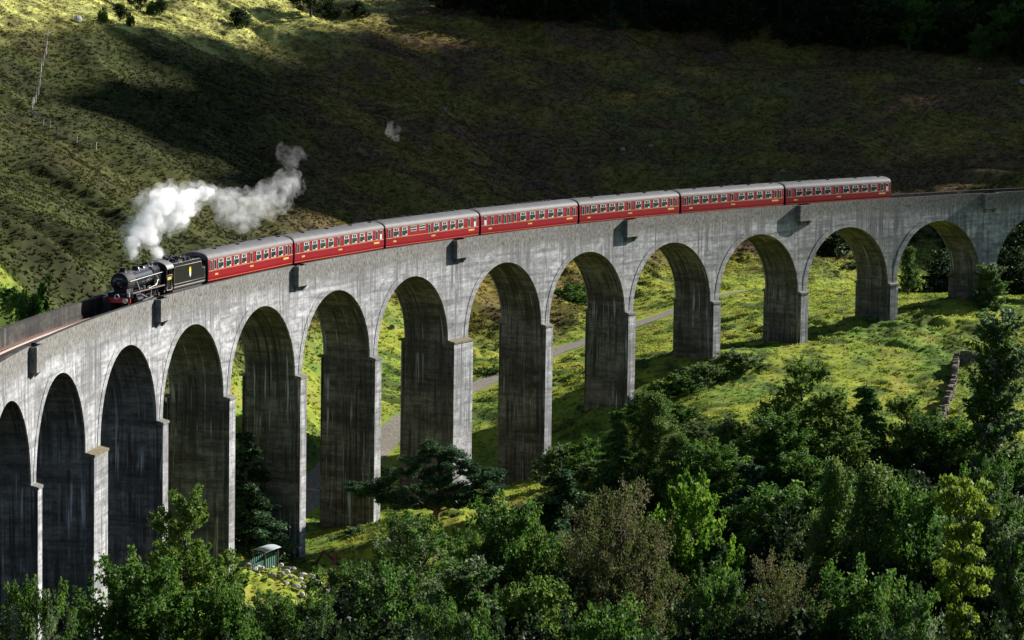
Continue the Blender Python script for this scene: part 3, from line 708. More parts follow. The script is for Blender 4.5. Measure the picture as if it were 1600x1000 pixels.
def make_loco():
    """+x is backwards (towards the tender); front buffers at x=-5.9, z from rail"""
    o = empty('steam_locomotive', None, 'black steam locomotive with red buffer beam leading the train', 'locomotive')
    mb = MB()
    mb.tube([(-3.25, 0, 2.62), (-1.0, 0, 2.62), (1.2, 0, 2.66)], [.80, .84, .88], 32, cap=False)
    bo = mb.build('boiler', M_BLACK, o)
    for x, r in ((-3.2, .815), (-1.9, .825), (-.4, .852), (1.1, .885)):
        mb = MB(); mb.tube([(x-.03, 0, 2.62+.0), (x+.03, 0, 2.62)], r, 32); mb.build('boiler_band', M_SOOT, bo)
    mb = MB(); fb = [(-.62, 1.4), (-.9, 1.9), (-.94, 2.6), (-.86, 3.15), (-.62, 3.44), (-.3, 3.53), (.3, 3.53), (.62, 3.44), (.86, 3.15), (.94, 2.6), (.9, 1.9), (.62, 1.4)]
    mb.ext(fb, 1.2, 3.35); mb.build('firebox', M_BLACK, o)
    mb = MB(); mb.tube([(-5.05, 0, 2.62), (-4.95, 0, 2.62), (-3.25, 0, 2.62)], [.80, .86, .86], 32)
    mb.box((-4.1, 0, 1.75), (1.5, 1.2, .7)); sb = mb.build('smokebox', M_SOOT, o)
    mb = MB(); mb.tube([(-5.06, 0, 2.62), (-5.12, 0, 2.62), (-5.2, 0, 2.62)], [.66, .62, .3], 28); dr = mb.build('smokebox_door', M_BLACK, sb)
    mb = MB(); mb.box((-5.2, 0, 2.95), (.02, .62, .09)); mb.box((-5.22, 0, 2.62), (.04, .3, .05)); mb.box((-5.22, 0, 2.55), (.05, .05, .25))
    mb.build('number_plate', M_POST, dr)
    mb = MB(); mb.tube([(-4.2, 0, 3.36), (-4.2, 0, 3.5), (-4.2, 0, 3.78), (-4.2, 0, 3.86)], [.42, .30, .28, .34], 20); mb.build('chimney', M_SOOT, sb)
    mb = MB(); mb.tube([(-1.1, 0, 3.35), (-1.1, 0, 3.55), (-1.1, 0, 3.7), (-1.1, 0, 3.76)], [.44, .36, .3, .1], 20)
    mb.build('dome', M_BLACK, bo)
    mb = MB(); mb.tube([(.3, 0, 3.4), (.3, 0, 3.6), (.3, 0, 3.68)], [.34, .28, .1], 16); mb.build('top_feed', M_BLACK, bo)
    for y in (-.18, .18):
        mb = MB(); mb.cyl((2.6, y, 3.66), .07, .3, 'z', 10); mb.build('safety_valve', M_STEEL, bo)
    # cab
    mb = MB()
    for sy in (-1, 1):
        mb.box((3.75, sy*1.28, 2.0), (.9, .05, 1.15)); mb.box((4.55, sy*1.28, 2.0), (.35, .05, 1.15)); mb.box((4.15, sy*1.28, 2.78), (.95, .05, .42) if 0 else (.12, .05, .5))
        mb.box((3.42, sy*1.28, 2.85), (.2, .05, .7)); mb.box((4.65, sy*1.28, 2.85), (.14, .05, .7)); mb.box((4.1, sy*1.28, 3.12), (1.2, .05, .14))
        mb.box((3.9, sy*1.275, 1.28), (1.25, .05, .42))
    mb.ext([(-1.28, 1.4), (-1.28, 3.1), (-.7, 3.6), (.7, 3.6), (1.28, 3.1), (1.28, 1.4)], 3.32, 3.37)
    cab = mb.build('cab', M_BLACK, o)
    mb = MB(); pr = [(1.38*math.cos(t), 3.08+.72*math.sin(t)) for t in np.linspace(0, math.pi, 13)]
    pr2 = pr+[(y*.96, z-.05) for y, z in pr[::-1]]
    n = len(pr)
    vs = [(x, y, z) for x in (3.25, 5.05) for y, z in pr]
    mb.idx(vs, [(j, j+1, n+j+1, n+j) for j in range(n-1)], 0, True); vs = [(x, y*.97, z-.05) for x in (3.25, 5.05) for y, z in pr]
    mb.idx(vs, [(j, n+j, n+j+1, j+1) for j in range(n-1)], 0, True)
    for x in (3.25, 5.05): mb.idx([(x, y, z) for y, z in pr]+[(x, y*.97, z-.05) for y, z in pr], [(j, j+1, n+j+1, n+j) for j in range(n-1)])
    mb.box((4.15, 0, 3.81), (.8, .7, .05))
    mb.build('cab_roof', mat('cab_roof_grey', (.10, .095, .09), .5), cab)
    for sy in (-1, 1):
        mb = MB(); mb.tube([(x, sy*1.307, z) for x, z in ((3.4, 1.15), (3.4, 2.5), (4.7, 2.5), (4.7, 1.15), (3.4, 1.15))], .022, 6); mb.build('cab_lining', M_BRASS, cab)
        mb = MB()
        for k in range(5): mb.box((3.62+k*.2, sy*1.31, 2.2), (.14, .012, .26))
        mb.build('cab_number', M_NUM, cab)
    # running plate and valances
    mb = MB()
    for sy in (-1, 1):
        mb.box((-1.2, sy*1.02, 1.72), (8.0, .55, .05)); mb.box((-5.35, sy*.95, 1.36), (.75, .7, .05)); mb.box((-5.12, sy*.95, 1.55), (.05, .7, .38)); mb.box((3.0, sy*1.02, 1.5), (.06, .5, .5))
    mb.build('running_plate', M_BLACK, o)
    edge = mat('dull_brown_edge', (.20, .14, .12), .5)
    for sy in (-1, 1):
        mb = MB(); mb.box((-1.2, sy*1.305, 1.72), (8.0, .035, .1)); mb.build('running_plate_edge', edge, o)
    for sy in (-1, 1):
        mb = MB(); mb.tube([(-4.9, sy*.94, 2.72), (-1, sy*.99, 2.8), (3.2, sy*1.02, 2.86)], .03, 8)
        for x in (-4.2, -2, .2, 2.3): mb.cyl((x, sy*.92, 2.74), .025, .16, 'y', 6)
        mb.tube([(-3.3, sy*.9, 2.7), (-3.05, sy*1.15, 1.75)], .045, 8); mb.build('handrail', M_STEEL, o)
        mb = MB(); mb.tube([(-1.0, sy*1.22, 1.78), (.9, sy*1.22, 1.92), (1.6, sy*1.1, 2.3)], .035, 6); mb.tube([(1.5, sy*.97, 2.7), (2.0, sy*1.1, 2.2)], .03, 6); mb.cyl((-1.9, sy*1.1, 1.95), .12, .3, 'z', 10); mb.build('feed_pipe', M_STEEL, o)
        mb = MB(); mb.cyl((-3.6, sy*1.08, .98), .36, 1.15, 'x', 20); mb.cyl((-3.6, sy*1.08, 1.42), .2, 1.3, 'x', 16); mb.build('cylinder', M_BLACK, o)
        mb = MB(); mb.box((-.9, sy*1.2, .72), (3.4, .06, .14)); mb.box((-1.6, sy*1.28, .9), (3.0, .05, .11), 0, 0, -.05); mb.box((-2.2, sy*1.24, 1.25), (1.3, .05, .09), 0, 0, .3); mb.box((-.6, sy*1.26, 1.2), (.09, .05, .8), 0, 0, .25)
        mb.build('connecting_rod', M_STEEL, o)
        for x in (-1.9, .25, 2.4):
            mb = MB(); W_ = .92
            ring = [(x+W_*math.cos(t), z_) for t, z_ in ((t, W_+W_*math.sin(t)) for t in np.linspace(0, 6.283, 33))]
            mb.tube([(a, sy*.78, b) for a, b in ring], .07, 8, cap=False)
            for k in range(8):
                t = k*math.pi/4; mb.tube([(x, sy*.78, W_), (x+.88*math.cos(t), sy*.78, W_+.88*math.sin(t))], .035, 6)
            mb.cyl((x, sy*.8, W_), .17, .22, 'y', 14); mb.build('driving_wheel', M_SOOT, o)
        for x in (-4.55, -2.75):
            mb = MB(); mb.cyl((x, sy*.76, .5), .5, .12, 'y', 22); mb.build('bogie_wheel', M_SOOT, o)
    mb = MB(); mb.box((-.5, 0, 1.2), (9.6, 1.3, .8)); mb.box((3.9, 0, 1.1), (2.0, 2.4, .2)); mb.build('frame', M_SOOT, o)
    mb = MB(); mb.box((-5.62, 0, 1.12), (.1, 2.5, .44)); bb = mb.build('buffer_beam', M_RED, o)
    for sy in (-1, 1):
        mb = MB(); mb.cyl((-5.8, sy*.87, 1.1), .12, .3, 'x', 14); mb.cyl((-5.98, sy*.87, 1.1), .23, .06, 'x', 18); mb.build('buffer', M_SOOT if sy > 0 else M_STEEL, bb)
        mb = MB(); mb.cyl((-5.5, sy*1.02, 1.56), .12, .3, 'z', 12); mb.cyl((-5.5, sy*1.02, 1.76), .08, .1, 'z', 10); mb.build('lamp', M_WHITE, bb)
    mb = MB(); mb.tube([(-5.72, .2*math.cos(t), 1.42+.2*math.sin(t)) for t in np.linspace(0, 6.283, 17)], .05, 6, cap=False); mb.build('headlamp_ring', M_WHITE, bb)
    return o
ten = make_tender(); ten.matrix_world = track_matrix(A_CAR-.35-7.7, A_CAR-.35)
loc = make_loco(); _a1 = A_CAR-.35-7.9; loc.matrix_world = track_matrix(_a1-5.05-5.9, _a1-5.05+5.9)
LOC = loc.matrix_world.copy()

# ------------------------------------------------------------------ trees
def leaf_quads(cent, nper, rad, size, cols, droop=0., flat=1., dirs=None):
    """clouds of leaf quads around cluster centres"""
    nper = int(nper*3.6); n = len(cent)*nper; c = np.repeat(cent, nper, 0); rr = np.repeat(np.broadcast_to(rad, (len(cent),)), nper)
    v = rng.normal(size=(n, 3)); v /= np.linalg.norm(v, axis=1)[:, None]; v *= (rng.random(n)**.45*rr)[:, None]; v[:, 2] *= flat
    if dirs is not None:      # leaves strung along a twig instead of in a ball
        t = rng.random(n)**.8; dd = np.repeat(dirs, nper, 0); v = dd*(t*rr*1.7)[:, None]+rng.normal(size=(n, 3))*(rr*.30*(1.05-.7*t))[:, None]
    p = c+v; p[:, 2] -= droop*np.hypot(v[:, 0], v[:, 1])
    a = rng.normal(size=(n, 3)); a[:, 2] -= droop*1.5; a /= np.linalg.norm(a, axis=1)[:, None]
    b = np.cross(a, rng.normal(size=(n, 3))); b /= np.linalg.norm(b, axis=1)[:, None]
    s = .46*size*(.6+.8*rng.random(n))[:, None]; a = a*s; b = b*s*.62
    V = np.stack([p-a, p+b, p+a, p-b], 1).reshape(-1, 3)
    ci = rng.integers(0, len(cols), len(cent)); base = np.array(cols)[ci]; base = np.repeat(base, nper, 0)
    col = base*(.65+.7*rng.random((n, 1)))*(1+.25*(rng.random((n, 3))-.5)*np.array([1, .4, 1]))
    return V, np.repeat(col, 4, 0)
def finish_tree(name, Vc, Cc, trunk, leafm, barkm):
    root = empty(name)
    F = np.arange(len(Vc)).reshape(-1, 4)
    link('crown', np_mesh('crown', Vc, F, Cc), leafm, root); trunk.build('trunk', barkm, root)
    return root
def limb(mb, p0, p1, r0, r1, sag=.0, n=5):
    p0 = np.array(p0); p1 = np.array(p1); pts = []
    for k in range(n+1):
        t = k/n; q = p0*(1-t)+p1*t; q = q+rng.normal(size=3)*.04*np.linalg.norm(p1-p0)*math.sin(math.pi*t); q[2] += sag*math.sin(math.pi*t); pts.append(q)
    mb.tube(pts, list(np.linspace(r0, r1, n+1)), 7)
# every prototype is 10 m tall
def broadleaf(name, prof, cols, ncl=150, nper=55, crad=.75, size=.17, lean=.0, droop=0., leafm=None, barkm=None, base=.1, lobes=12, wob=.35, flat=.8, spread=.62, lob=.5):
    mb = MB(); H = 10; cent = []; rp = lambda t: float(np.interp(t, [p[0] for p in prof], [p[1] for p in prof])); LB = []
    for k in range(lobes):
        t = base+(.93-base)*((k+.5)/lobes)**.9; a = k*2.4+rng.normal()*.5; r = rp(t)*(1+wob*rng.normal()*.5)
        o = r*spread*(.6+.6*rng.random()); LB.append((lean*t*H+o*math.cos(a), o*math.sin(a), t*H-.4+rng.normal()*.25, max(.45, r*lob*(.75+.6*rng.random()))))
    LB.append((lean*H, 0, 8.9, max(.4, rp(.9)*.75))); dirs = []
    wts = np.array([l[3]**1.6 for l in LB]); wts /= wts.sum()
    ncl = int(ncl*2)
    for k in range(ncl):
        x, y, z, r = LB[rng.choice(len(LB), p=wts)]; v = rng.normal(size=3); v[2] = v[2]*.8+.35; v /= np.linalg.norm(v); q = r*(.55+.5*rng.random()**.5)
        cent.append((x+v[0]*q, y+v[1]*q, min(9.6, max(.35, z+v[2]*q*.85))))
        e = np.array([v[0]+.12*x, v[1]+.12*y, 0]); e = e/(np.linalg.norm(e)+.3)*(.35 if droop > .3 else .75)+rng.normal(size=3)*.3; e[2] += -.75 if droop > .3 else .62; dirs.append(e/np.linalg.norm(e))
    cent = np.array(cent)
    mb.tube([(0, 0, -.6), (.05, 0, .3*H*.5), (lean*H*.5, .1, .55*H), (lean*H*.9, 0, .88*H)], [.22, .17, .11, .03], 9)
    for x, y, z, r in LB: limb(mb, (lean*z, 0, max(.6, min(z-.5*math.hypot(x, y)-.4, 8.4))), (x, y, z), .08, .025)
    for k in range(0, ncl, 7):
        c = cent[k]; l = min(LB, key=lambda q: (q[0]-c[0])**2+(q[1]-c[1])**2+(q[2]-c[2])**2); limb(mb, l[:3], c, .03, .01, n=3)
    V, Cc = leaf_quads(cent, nper//2, crad*(.5+.7*rng.random(ncl)), size*1.12, cols, 0. if droop > .3 else droop, flat, np.array(dirs))
    return finish_tree(name, V, Cc, mb, leafm or M_LEAF, barkm or M_BARK)
G_MID = [(.075, .16, .022), (.09, .19, .026), (.055, .12, .02), (.115, .21, .032)]
G_BRI = [(.13, .25, .022), (.16, .28, .025), (.11, .21, .02)]
G_YEL = [(.21, .29, .03), (.24, .32, .035), (.16, .24, .028)]
G_SIL = [(.14, .20, .085), (.10, .165, .055), (.17, .225, .11), (.075, .12, .035)]
G_BIR = [(.135, .22, .045), (.11, .185, .038), (.165, .25, .055)]
G_BRN = [(.125, .125, .045), (.105, .12, .036), (.145, .13, .06), (.095, .13, .03)]
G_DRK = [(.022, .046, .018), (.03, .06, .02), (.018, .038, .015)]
G_PIN = [(.06, .125, .05), (.08, .15, .06), (.042, .09, .038)]
def conifer(name, cols, rmax=1.9, tiers=22, nper=60, size=.21):
    mb = MB(); H = 10; mb.tube([(0, 0, -.6), (0, 0, 5), (0, 0, 9.9)], [.2, .12, .02], 8); cent = []; rad = []
    for t in range(tiers):
        z = .7+9.0*(t/tiers)**.95; r = rmax*(1-(z/10)**1.15)+.12; m = max(3, int(9*(1-z/11)))
        for k in range(m):
            a = rng.random()*6.283; L = r*(.7+.5*rng.random()); limb(mb, (0, 0, z), (L*math.cos(a), L*math.sin(a), z-.22*L), .03, .008, n=2)
            for q in (.4, .72, 1.0):
                cent.append((L*q*math.cos(a), L*q*math.sin(a), z-.25*L*q)); rad.append(.18+.22*(1-z/10)+.05)
    V, Cc = leaf_quads(np.array(cent), nper//3, np.array(rad)*1.3, size, cols, .35, .6)
    return finish_tree(name, V, Cc, mb, M_NEEDLE, M_BARK)
def scots_pine(name):
    mb = MB(); cent = []; rad = []
    mb.tube([(0, 0, -.6), (.1, .05, 2.0), (.5, 0, 4.5), (.3, .2, 7.5), (.6, .2, 9.3)], [.34, .27, .2, .12, .05], 10)
    mb.tube([(.15, 0, 1.6), (-1.0, .3, 3.2), (-2.6, .5, 4.6), (-4.2, .6, 5.2), (-6.0, .4, 5.4)], [.2, .16, .11, .08, .03], 8)
    pads = [(-6.6, .3, 5.6, 1.0), (-5.6, .8, 5.3, 1.1), (-4.6, .0, 6.3, 1.2), (-4.4, 1.0, 4.4, 1.0), (-3.3, .5, 5.2, 1.3), (-2.5, -.6, 4.1, 1.1), (-3.0, .8, 7.3, 1.1), (-1.6, .5, 5.7, 1.2), (-1.9, -.5, 8.6, 1.2), (-1.0, .6, 7.4, 1.3), (0, .5, 9.3, 1.3), (.9, -.3, 8.3, 1.4), (1.6, .6, 9.6, 1.2), (2.4, 0, 8.7, 1.3),
            (2.0, -.4, 7.2, 1.4), (3.3, .4, 7.8, 1.4), (4.2, 0, 6.9, 1.3), (3.0, -.6, 6.1, 1.3), (4.6, .6, 5.8, 1.1), (1.3, .8, 5.6, 1.2), (2.2, -.8, 4.4, 1.0), (3.6, 0, 4.7, 1.0), (.2, -1.0, 6.5, 1.1), (-.4, -.9, 4.6, .9), (5.0, .3, 7.4, .9), (-.6, 0, 10.0, .8)]
    pads = [(x, y, 10-(10-z)*1.3, r*1.05) for x, y, z, r in pads]+[(-3.6, -.4, 3.6, 1.0), (1.0, -.9, 3.2, .9), (3.9, -.5, 3.4, 1.1), (-5.2, .3, 3.9, .9)]
    for x, y, z, r in pads:
        z0 = min(max(1.3, z-1.6-.25*abs(x)), 8.5); limb(mb, (.3, .05, z0), (x*.92, y, z-.25), .10, .025, .25, 6)
        for k in range(9):
            a = rng.random()*6.283; q = r*rng.random()**.5
            cent.append((x+q*math.cos(a), y+q*math.sin(a), z+(rng.random()-.5)*1.3+.35*(1-q/r))); rad.append(.44)
    V, Cc = leaf_quads(np.array(cent), 70, np.array(rad)*(1.0+.6*rng.random(len(rad))), .21, G_PIN, -.1, .8)
    return finish_tree(name, V, Cc, mb, M_NEEDLE, M_PINEB)
def tiered(name, cols):
    mb = MB(); mb.tube([(0, 0, -.6), (.1, 0, 5), (.2, 0, 9.7)], [.2, .13, .03], 8); cent = []; rad = []
    for t in range(15):
        z = 1.0+t*.62; r = 2.0*(1-.045*t)*(.75+.35*math.sin(t*2.1)); r = max(.7, r if t < 13 else 1.2)
        for k in range(13):
            a = rng.random()*6.283; q = r*(.35+.65*rng.random()); cent.append((.02*z+q*math.cos(a), q*math.sin(a), z+.18*q+rng.normal()*.1)); rad.append(.42)
            if k % 3 == 0: limb(mb, (.02*z, 0, z-.4), cent[-1], .035, .01, n=3)
    V, Cc = leaf_quads(np.array(cent), 26, np.array(rad), .19, cols, .1, .42)
    return finish_tree(name, V, Cc, mb, M_LEAF, M_BARK)
oval = [(.0, .6), (.15, 1.6), (.4, 2.5), (.65, 2.5), (.85, 1.6), (1, .3)]
cone = [(.0, 1.6), (.15, 2.6), (.4, 2.3), (.7, 1.3), (.9, .6), (1, .15)]
col_ = [(.0, .7), (.15, 1.2), (.45, 1.35), (.75, .95), (.92, .5), (1, .12)]
dome = [(.0, 2.6), (.2, 3.6), (.5, 3.6), (.8, 2.4), (1, .5)]
PROTO = {}
def proto(k, f): o = f(); PROTO[k] = o; o['_used'] = 0; return o
proto('broad', lambda: broadleaf('broadleaf_tree', oval, G_MID, 190, 60))
proto('cone', lambda: broadleaf('rowan_tree', cone, [(.12, .20, .03), (.14, .225, .035), (.10, .17, .028)], 210, 55, .62, .16))
proto('bright', lambda: broadleaf('maple_tree', oval, G_BRI, 150, 60, .7, .2))
proto('willow', lambda: broadleaf('willow_tree', dome, G_SIL+G_MID, 260, 55, .65, .15))
proto('birch', lambda: broadleaf('birch_tree', col_, G_BIR, 260, 60, .48, .10, .02, .9, None, M_BIRCH, lobes=34, spread=.55, lob=.36))
proto('brown', lambda: broadleaf('alder_tree', dome, G_BRN, 320, 60, .7, .10, 0, .2, None, M_BARK, lobes=20))
proto('poplar', lambda: broadleaf('aspen_tree', col_, G_SIL[:3]+G_MID, 220, 50, .42, .13, lobes=30, spread=.5, lob=.36))
proto('spruce', lambda: conifer('spruce_tree', G_DRK+G_PIN))
proto('larch', lambda: conifer('larch_tree', [(.09, .18, .04), (.11, .21, .045), (.07, .15, .035)], 1.7))
proto('pine', lambda: scots_pine('pine_tree'))
proto('tier', lambda: tiered('sycamore_tree', G_YEL))
proto('shrub', lambda: broadleaf('shrub', [(.0, 5), (.3, 5.5), (.7, 4), (1, 1)], G_SIL+G_BIR, 120, 50, 1.3, .42))
proto('bush', lambda: broadleaf('bush', [(.0, 4), (.3, 4.6), (.7, 3.6), (1, 1)], G_MID, 120, 50, 1.3, .42))
proto('fir', lambda: conifer('fir_tree', G_DRK, 2.6, 18, 36, .22))
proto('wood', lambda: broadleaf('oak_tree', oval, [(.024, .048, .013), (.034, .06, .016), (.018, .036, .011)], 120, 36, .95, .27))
TREES = []
def plant(kind, px, top, d, label, cat='tree', group=None, wpx=None, h=None, rz=None):
    x, y, g = ground_at(px, d)
    if h is None:
        zt = at(px, top, d)[2]; h = max(.6, zt-g)
    src = PROTO[kind]
    if src['_used'] == 0: o = src; src['_used'] = 1
    else: o = copy_tree(src)
    s = h/10.0
    W0 = {'broad': 5.0, 'cone': 4.6, 'bright': 5.0, 'willow': 7.0, 'birch': 2.9, 'brown': 6.6, 'poplar': 2.8, 'spruce': 3.3, 'larch': 3.5, 'pine': 12.5, 'tier': 4.0, 'shrub': 11.5, 'bush': 9.6, 'fir': 5.2, 'wood': 4.3}[kind]
    sx = s if wpx is None else (wpx/FPX*d)/W0
    lim = 2.0 if kind in ('shrub', 'bush') else 1.45
    s2 = max(s, sx/lim) if kind != 'pine' else s; sx = max(sx, s*.55); dz = 10*(s-s2)
    o.location = (x, y, g+dz); o.scale = (sx, sx, s2); o.rotation_euler = (0, 0, rz if rz is not None else rnd.uniform(0, 6.28))
    tag(o, label, cat, group); TREES.append(o)
    return o
GF = 'trees in front of the viaduct'
FG = [
 ('willow', 45, 925, 222, 130, 'dark leafy willow in the bottom left corner below the first arches'),
 ('broad', 215, 885, 238, 150, 'round mid-green tree standing before the wide pier at the left'),
 ('cone', 292, 768, 262, 112, 'tall pointed light-green tree rising against the arches at the left'),
 ('broad', 350, 925, 240, 95, 'broad green tree at the foot of the pointed light-green one'),
 ('spruce', 386, 668, 311, 96, 'dark spruce squeezed between two piers beside the green hut'),
 ('willow', 425, 938, 255, 130, 'low willow in front of the rubble heap'),
 ('broad', 432, 958, 258, 110, 'dark green tree between the rubble heap and the bottom edge'),
 ('willow', 495, 945, 255, 110, 'low dark willow right of the tree below the rubble heap'),
 ('willow', 548, 893, 270, 120, 'grey-green willow right of the rubble heap, below the pier foot'),
 ('willow', 640, 815, 285, 165, 'dark willow with lit top directly below the spreading pine'),
 ('pine', 684, 708, 320, 228, 'spreading pine with flat tufted layers and bare boughs before the wide central pier'),
 ('broad', 792, 795, 268, 125, 'upright green tree with sunlit right edge below the pine'),
 ('poplar', 735, 880, 250, 110, 'silvery narrow tree in the dark thicket at the bottom centre'),
 ('cone', 850, 905, 244, 160, 'bright green pointed tree at the bottom, left of the brown tree'),
 ('spruce', 880, 722, 304, 125, 'dark conifer standing right of the yellow grass under the pine'),
 ('brown', 975, 768, 264, 165, 'brownish thin-leaved tree with a wide feathery crown'),
 ('bright', 1092, 758, 272, 118, 'vivid light-green maple right of the brownish tree'),
 ('larch', 965, 640, 330, 78, 'young feathery larch near the foot of the pier at centre right'),
 ('birch', 1022, 602, 331, 84, 'slim birch with pale sunlit side below the fourth-last pier'),
 ('birch', 1062, 668, 326, 72, 'lower drooping birch right of the slim pale one'),
 ('birch', 1145, 642, 326, 84, 'drooping birch alone on the slope left of the green ash'),
 ('cone', 1257, 566, 333, 105, 'bright ash-green tree topping the dark wood below the grass field'),
 ('broad', 1215, 655, 325, 90, 'small round tree below the bright ash-green one'),
 ('larch', 1357, 598, 333, 112, 'feathery larch against the field, behind the twin birches'),
 ('cone', 1305, 612, 330, 92, 'leafy dark green tree between the ash-green tree and the feathery larch'),
 ('cone', 1420, 622, 334, 84, 'leafy green tree at the lower end of the stone wall'),
 ('birch', 1308, 682, 284, 92, 'left of the twin tall birches, the narrower one'),
 ('birch', 1378, 690, 280, 140, 'right of the twin tall birches, the fuller one'),
 ('tier', 1512, 762, 254, 145, 'yellow-green tree in layered tiers at the lower right'),
 ('poplar', 1562, 492, 328, 96, 'tall slender aspen with glinting leaves at the right edge'),
 ('broad', 1470, 655, 332, 100, 'sunlit bushy tree just below the dry stone wall'),
 ('willow', 1555, 735, 295, 110, 'silver-leaved willow below the aspen at the right edge'),
 ('poplar', 1592, 830, 262, 80, 'grey-leaved tree half out of frame at the lower right'),
 ('willow', 1130, 905, 240, 160, 'dark willow at the bottom between the brown tree and the olive one'),
 ('brown', 1225, 885, 240, 140, 'olive-brown rounded tree at the bottom right of centre'),
 ('spruce', 1180, 715, 312, 120, 'dark shadowed spruce below the lone drooping birch'),
 ('broad', 1250, 765, 300, 150, 'shadowed broad tree left of the twin birches'),
 ('broad', 1440, 770, 276, 120, 'shadowed tree between the twin birches and the yellow-green tree'),
 ('willow', 905, 850, 272, 130, 'shadowed willow left of the brownish tree'),
 ('willow', 610, 900, 248, 180, 'dark willow filling the thicket at the bottom left of centre'),
 ('spruce', 1120, 830, 270, 100, 'dark spruce under the vivid maple'),
 ('broad', 1350, 900, 238, 150, 'shadowed broad tree beneath the twin birches'),
 ('willow', 700, 960, 228, 150, 'low dark willow at the very bottom, left of the bright pointed tree'),
 ('broad', 960, 955, 226, 140, 'low green tree at the very bottom below the brownish one'),
 ('willow', 1440, 940, 228, 140, 'low shadowed willow at the bottom left of the yellow-green tree'),
 ('larch', 1150, 690, 330, 60, 'thin larch behind the shadowed spruce on the slope'),
 ('broad', 1110, 700, 318, 100, 'dusky round tree between the drooping birches and the maple'),
]
for k, px, top, d, wpx, lab in FG: plant(k, px, top-6, d, lab, 'tree', GF, wpx*(1.0 if k in ('pine', 'tier', 'birch', 'larch') else 1.2), None, -YAW if k == 'pine' else None)
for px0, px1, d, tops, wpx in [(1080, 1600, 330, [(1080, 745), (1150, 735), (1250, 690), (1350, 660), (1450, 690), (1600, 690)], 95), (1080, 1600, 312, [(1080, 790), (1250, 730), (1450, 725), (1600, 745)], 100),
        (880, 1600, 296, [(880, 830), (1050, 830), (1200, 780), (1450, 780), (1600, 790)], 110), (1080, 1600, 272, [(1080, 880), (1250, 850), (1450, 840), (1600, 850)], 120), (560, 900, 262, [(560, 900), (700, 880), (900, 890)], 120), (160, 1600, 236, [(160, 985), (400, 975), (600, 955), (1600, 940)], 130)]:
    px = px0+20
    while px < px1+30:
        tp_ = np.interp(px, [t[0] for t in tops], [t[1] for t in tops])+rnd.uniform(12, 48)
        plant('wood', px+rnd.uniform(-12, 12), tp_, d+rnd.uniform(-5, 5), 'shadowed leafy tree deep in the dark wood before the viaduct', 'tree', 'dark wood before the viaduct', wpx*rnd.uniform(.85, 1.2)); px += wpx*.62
SH = [('shrub', 1150, 553, 384, 110, 'silvery shrub on the grass just below the tenth pier'), ('shrub', 1105, 572, 379, 70, 'small silvery shrub left of the bigger silver one'), ('bush', 1060, 590, 376, 80, 'green bush under the ninth pier shadow'),
 ('bush', 1010, 618, 366, 60, 'green bush at the foot of the eighth pier'), ('bush', 890, 448, 452, 70, 'dark green scrub seen through the eighth arch'), ('bush', 930, 455, 456, 50, 'smaller scrub right of the dark green scrub in the arch'),
 ('shrub', 880, 700, 345, 80, 'scrub on the slope right of the rust-stained pier'), ('bush', 920, 690, 344, 70, 'dark scrub below the slope grass near the young larch'), ('bush', 770, 580, 410, 70, 'green scrub behind the seventh arch, above the path'),
 ('shrub', 560, 838, 322, 80, 'grassy shrub at the shaded foot of the sixth pier'),('bush', 20, 452, 300, 60, 'bush behind the far parapet at the left edge'),('bush', 60, 478, 287, 70, 'sunlit bush just above the parapet at the left')]
for k, px, top, d, wpx, lab in SH: plant(k, px, top, d, lab, 'shrub', 'shrubs around the viaduct', wpx)
for px, top, d, wpx in [(905, 715, 338, 60), (940, 720, 335, 70), (985, 715, 338, 70), (880, 770, 326, 70), (930, 775, 322, 80), (975, 790, 318, 80), (1040, 745, 326, 70), (1080, 715, 336, 70), (1020, 690, 345, 60), (1095, 660, 352, 70), (1060, 632, 360, 60), (1180, 690, 348, 60)]:
    plant(rnd.choice(['bush', 'shrub']), px, top, d, 'low scrub on the dark slope between the pier feet and the wood', 'shrub', 'scrub on the dark slope', wpx)
plant('poplar', 1545, 412, 419, 'slender grey-green tree standing before the last pier at the right', wpx=66)
plant('wood', 1300, 352, 494, 'round tree behind the eleventh arch', wpx=80)
plant('poplar', 1418, 385, 455, 'narrow tree just right of the last full pier', wpx=30)
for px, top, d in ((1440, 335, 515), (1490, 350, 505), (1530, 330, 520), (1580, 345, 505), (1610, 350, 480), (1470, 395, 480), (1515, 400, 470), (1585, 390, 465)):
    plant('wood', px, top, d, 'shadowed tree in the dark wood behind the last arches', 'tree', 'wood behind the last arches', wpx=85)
for k, px, base, h, wpx, lab in [('wood', 218, 20, 5.5, 22, 'leftmost dark little tree at the top of the lit hillside'), ('bush', 160, 37, 2.4, 14, 'small yellow-green bush, first of three on the lit hilltop'), ('wood', 186, 34, 3.0, 15, 'dark bush in the middle of three on the lit hilltop'),
    ('bush', 202, 42, 2.2, 12, 'smallest dark bush of three on the lit hilltop'), ('bush', 236, 23, 2.2, 17, 'squat bush right of the leftmost little tree'), ('wood', 250, 22, 2.6, 16, 'second squat bush right of the leftmost little tree'),
    ('wood', 370, 40, 3.2, 24, 'round dark bush alone on the lit slope'), ('wood', 482, 27, 8.5, 40, 'dark tree on the edge of the cloud shadow'), ('wood', 510, 30, 4.0, 24, 'bush touching the dark tree on the shadow edge'), ('wood', 556, 25, 2.6, 20, 'little bush right of the dark tree on the shadow edge')]:
    plant(k, px, 0, hit(px, base), lab, 'tree' if h > 5 else 'bush', 'trees dotted over the lit hillside', wpx, h)
GW = 'shadowed trees along the top of the hill'
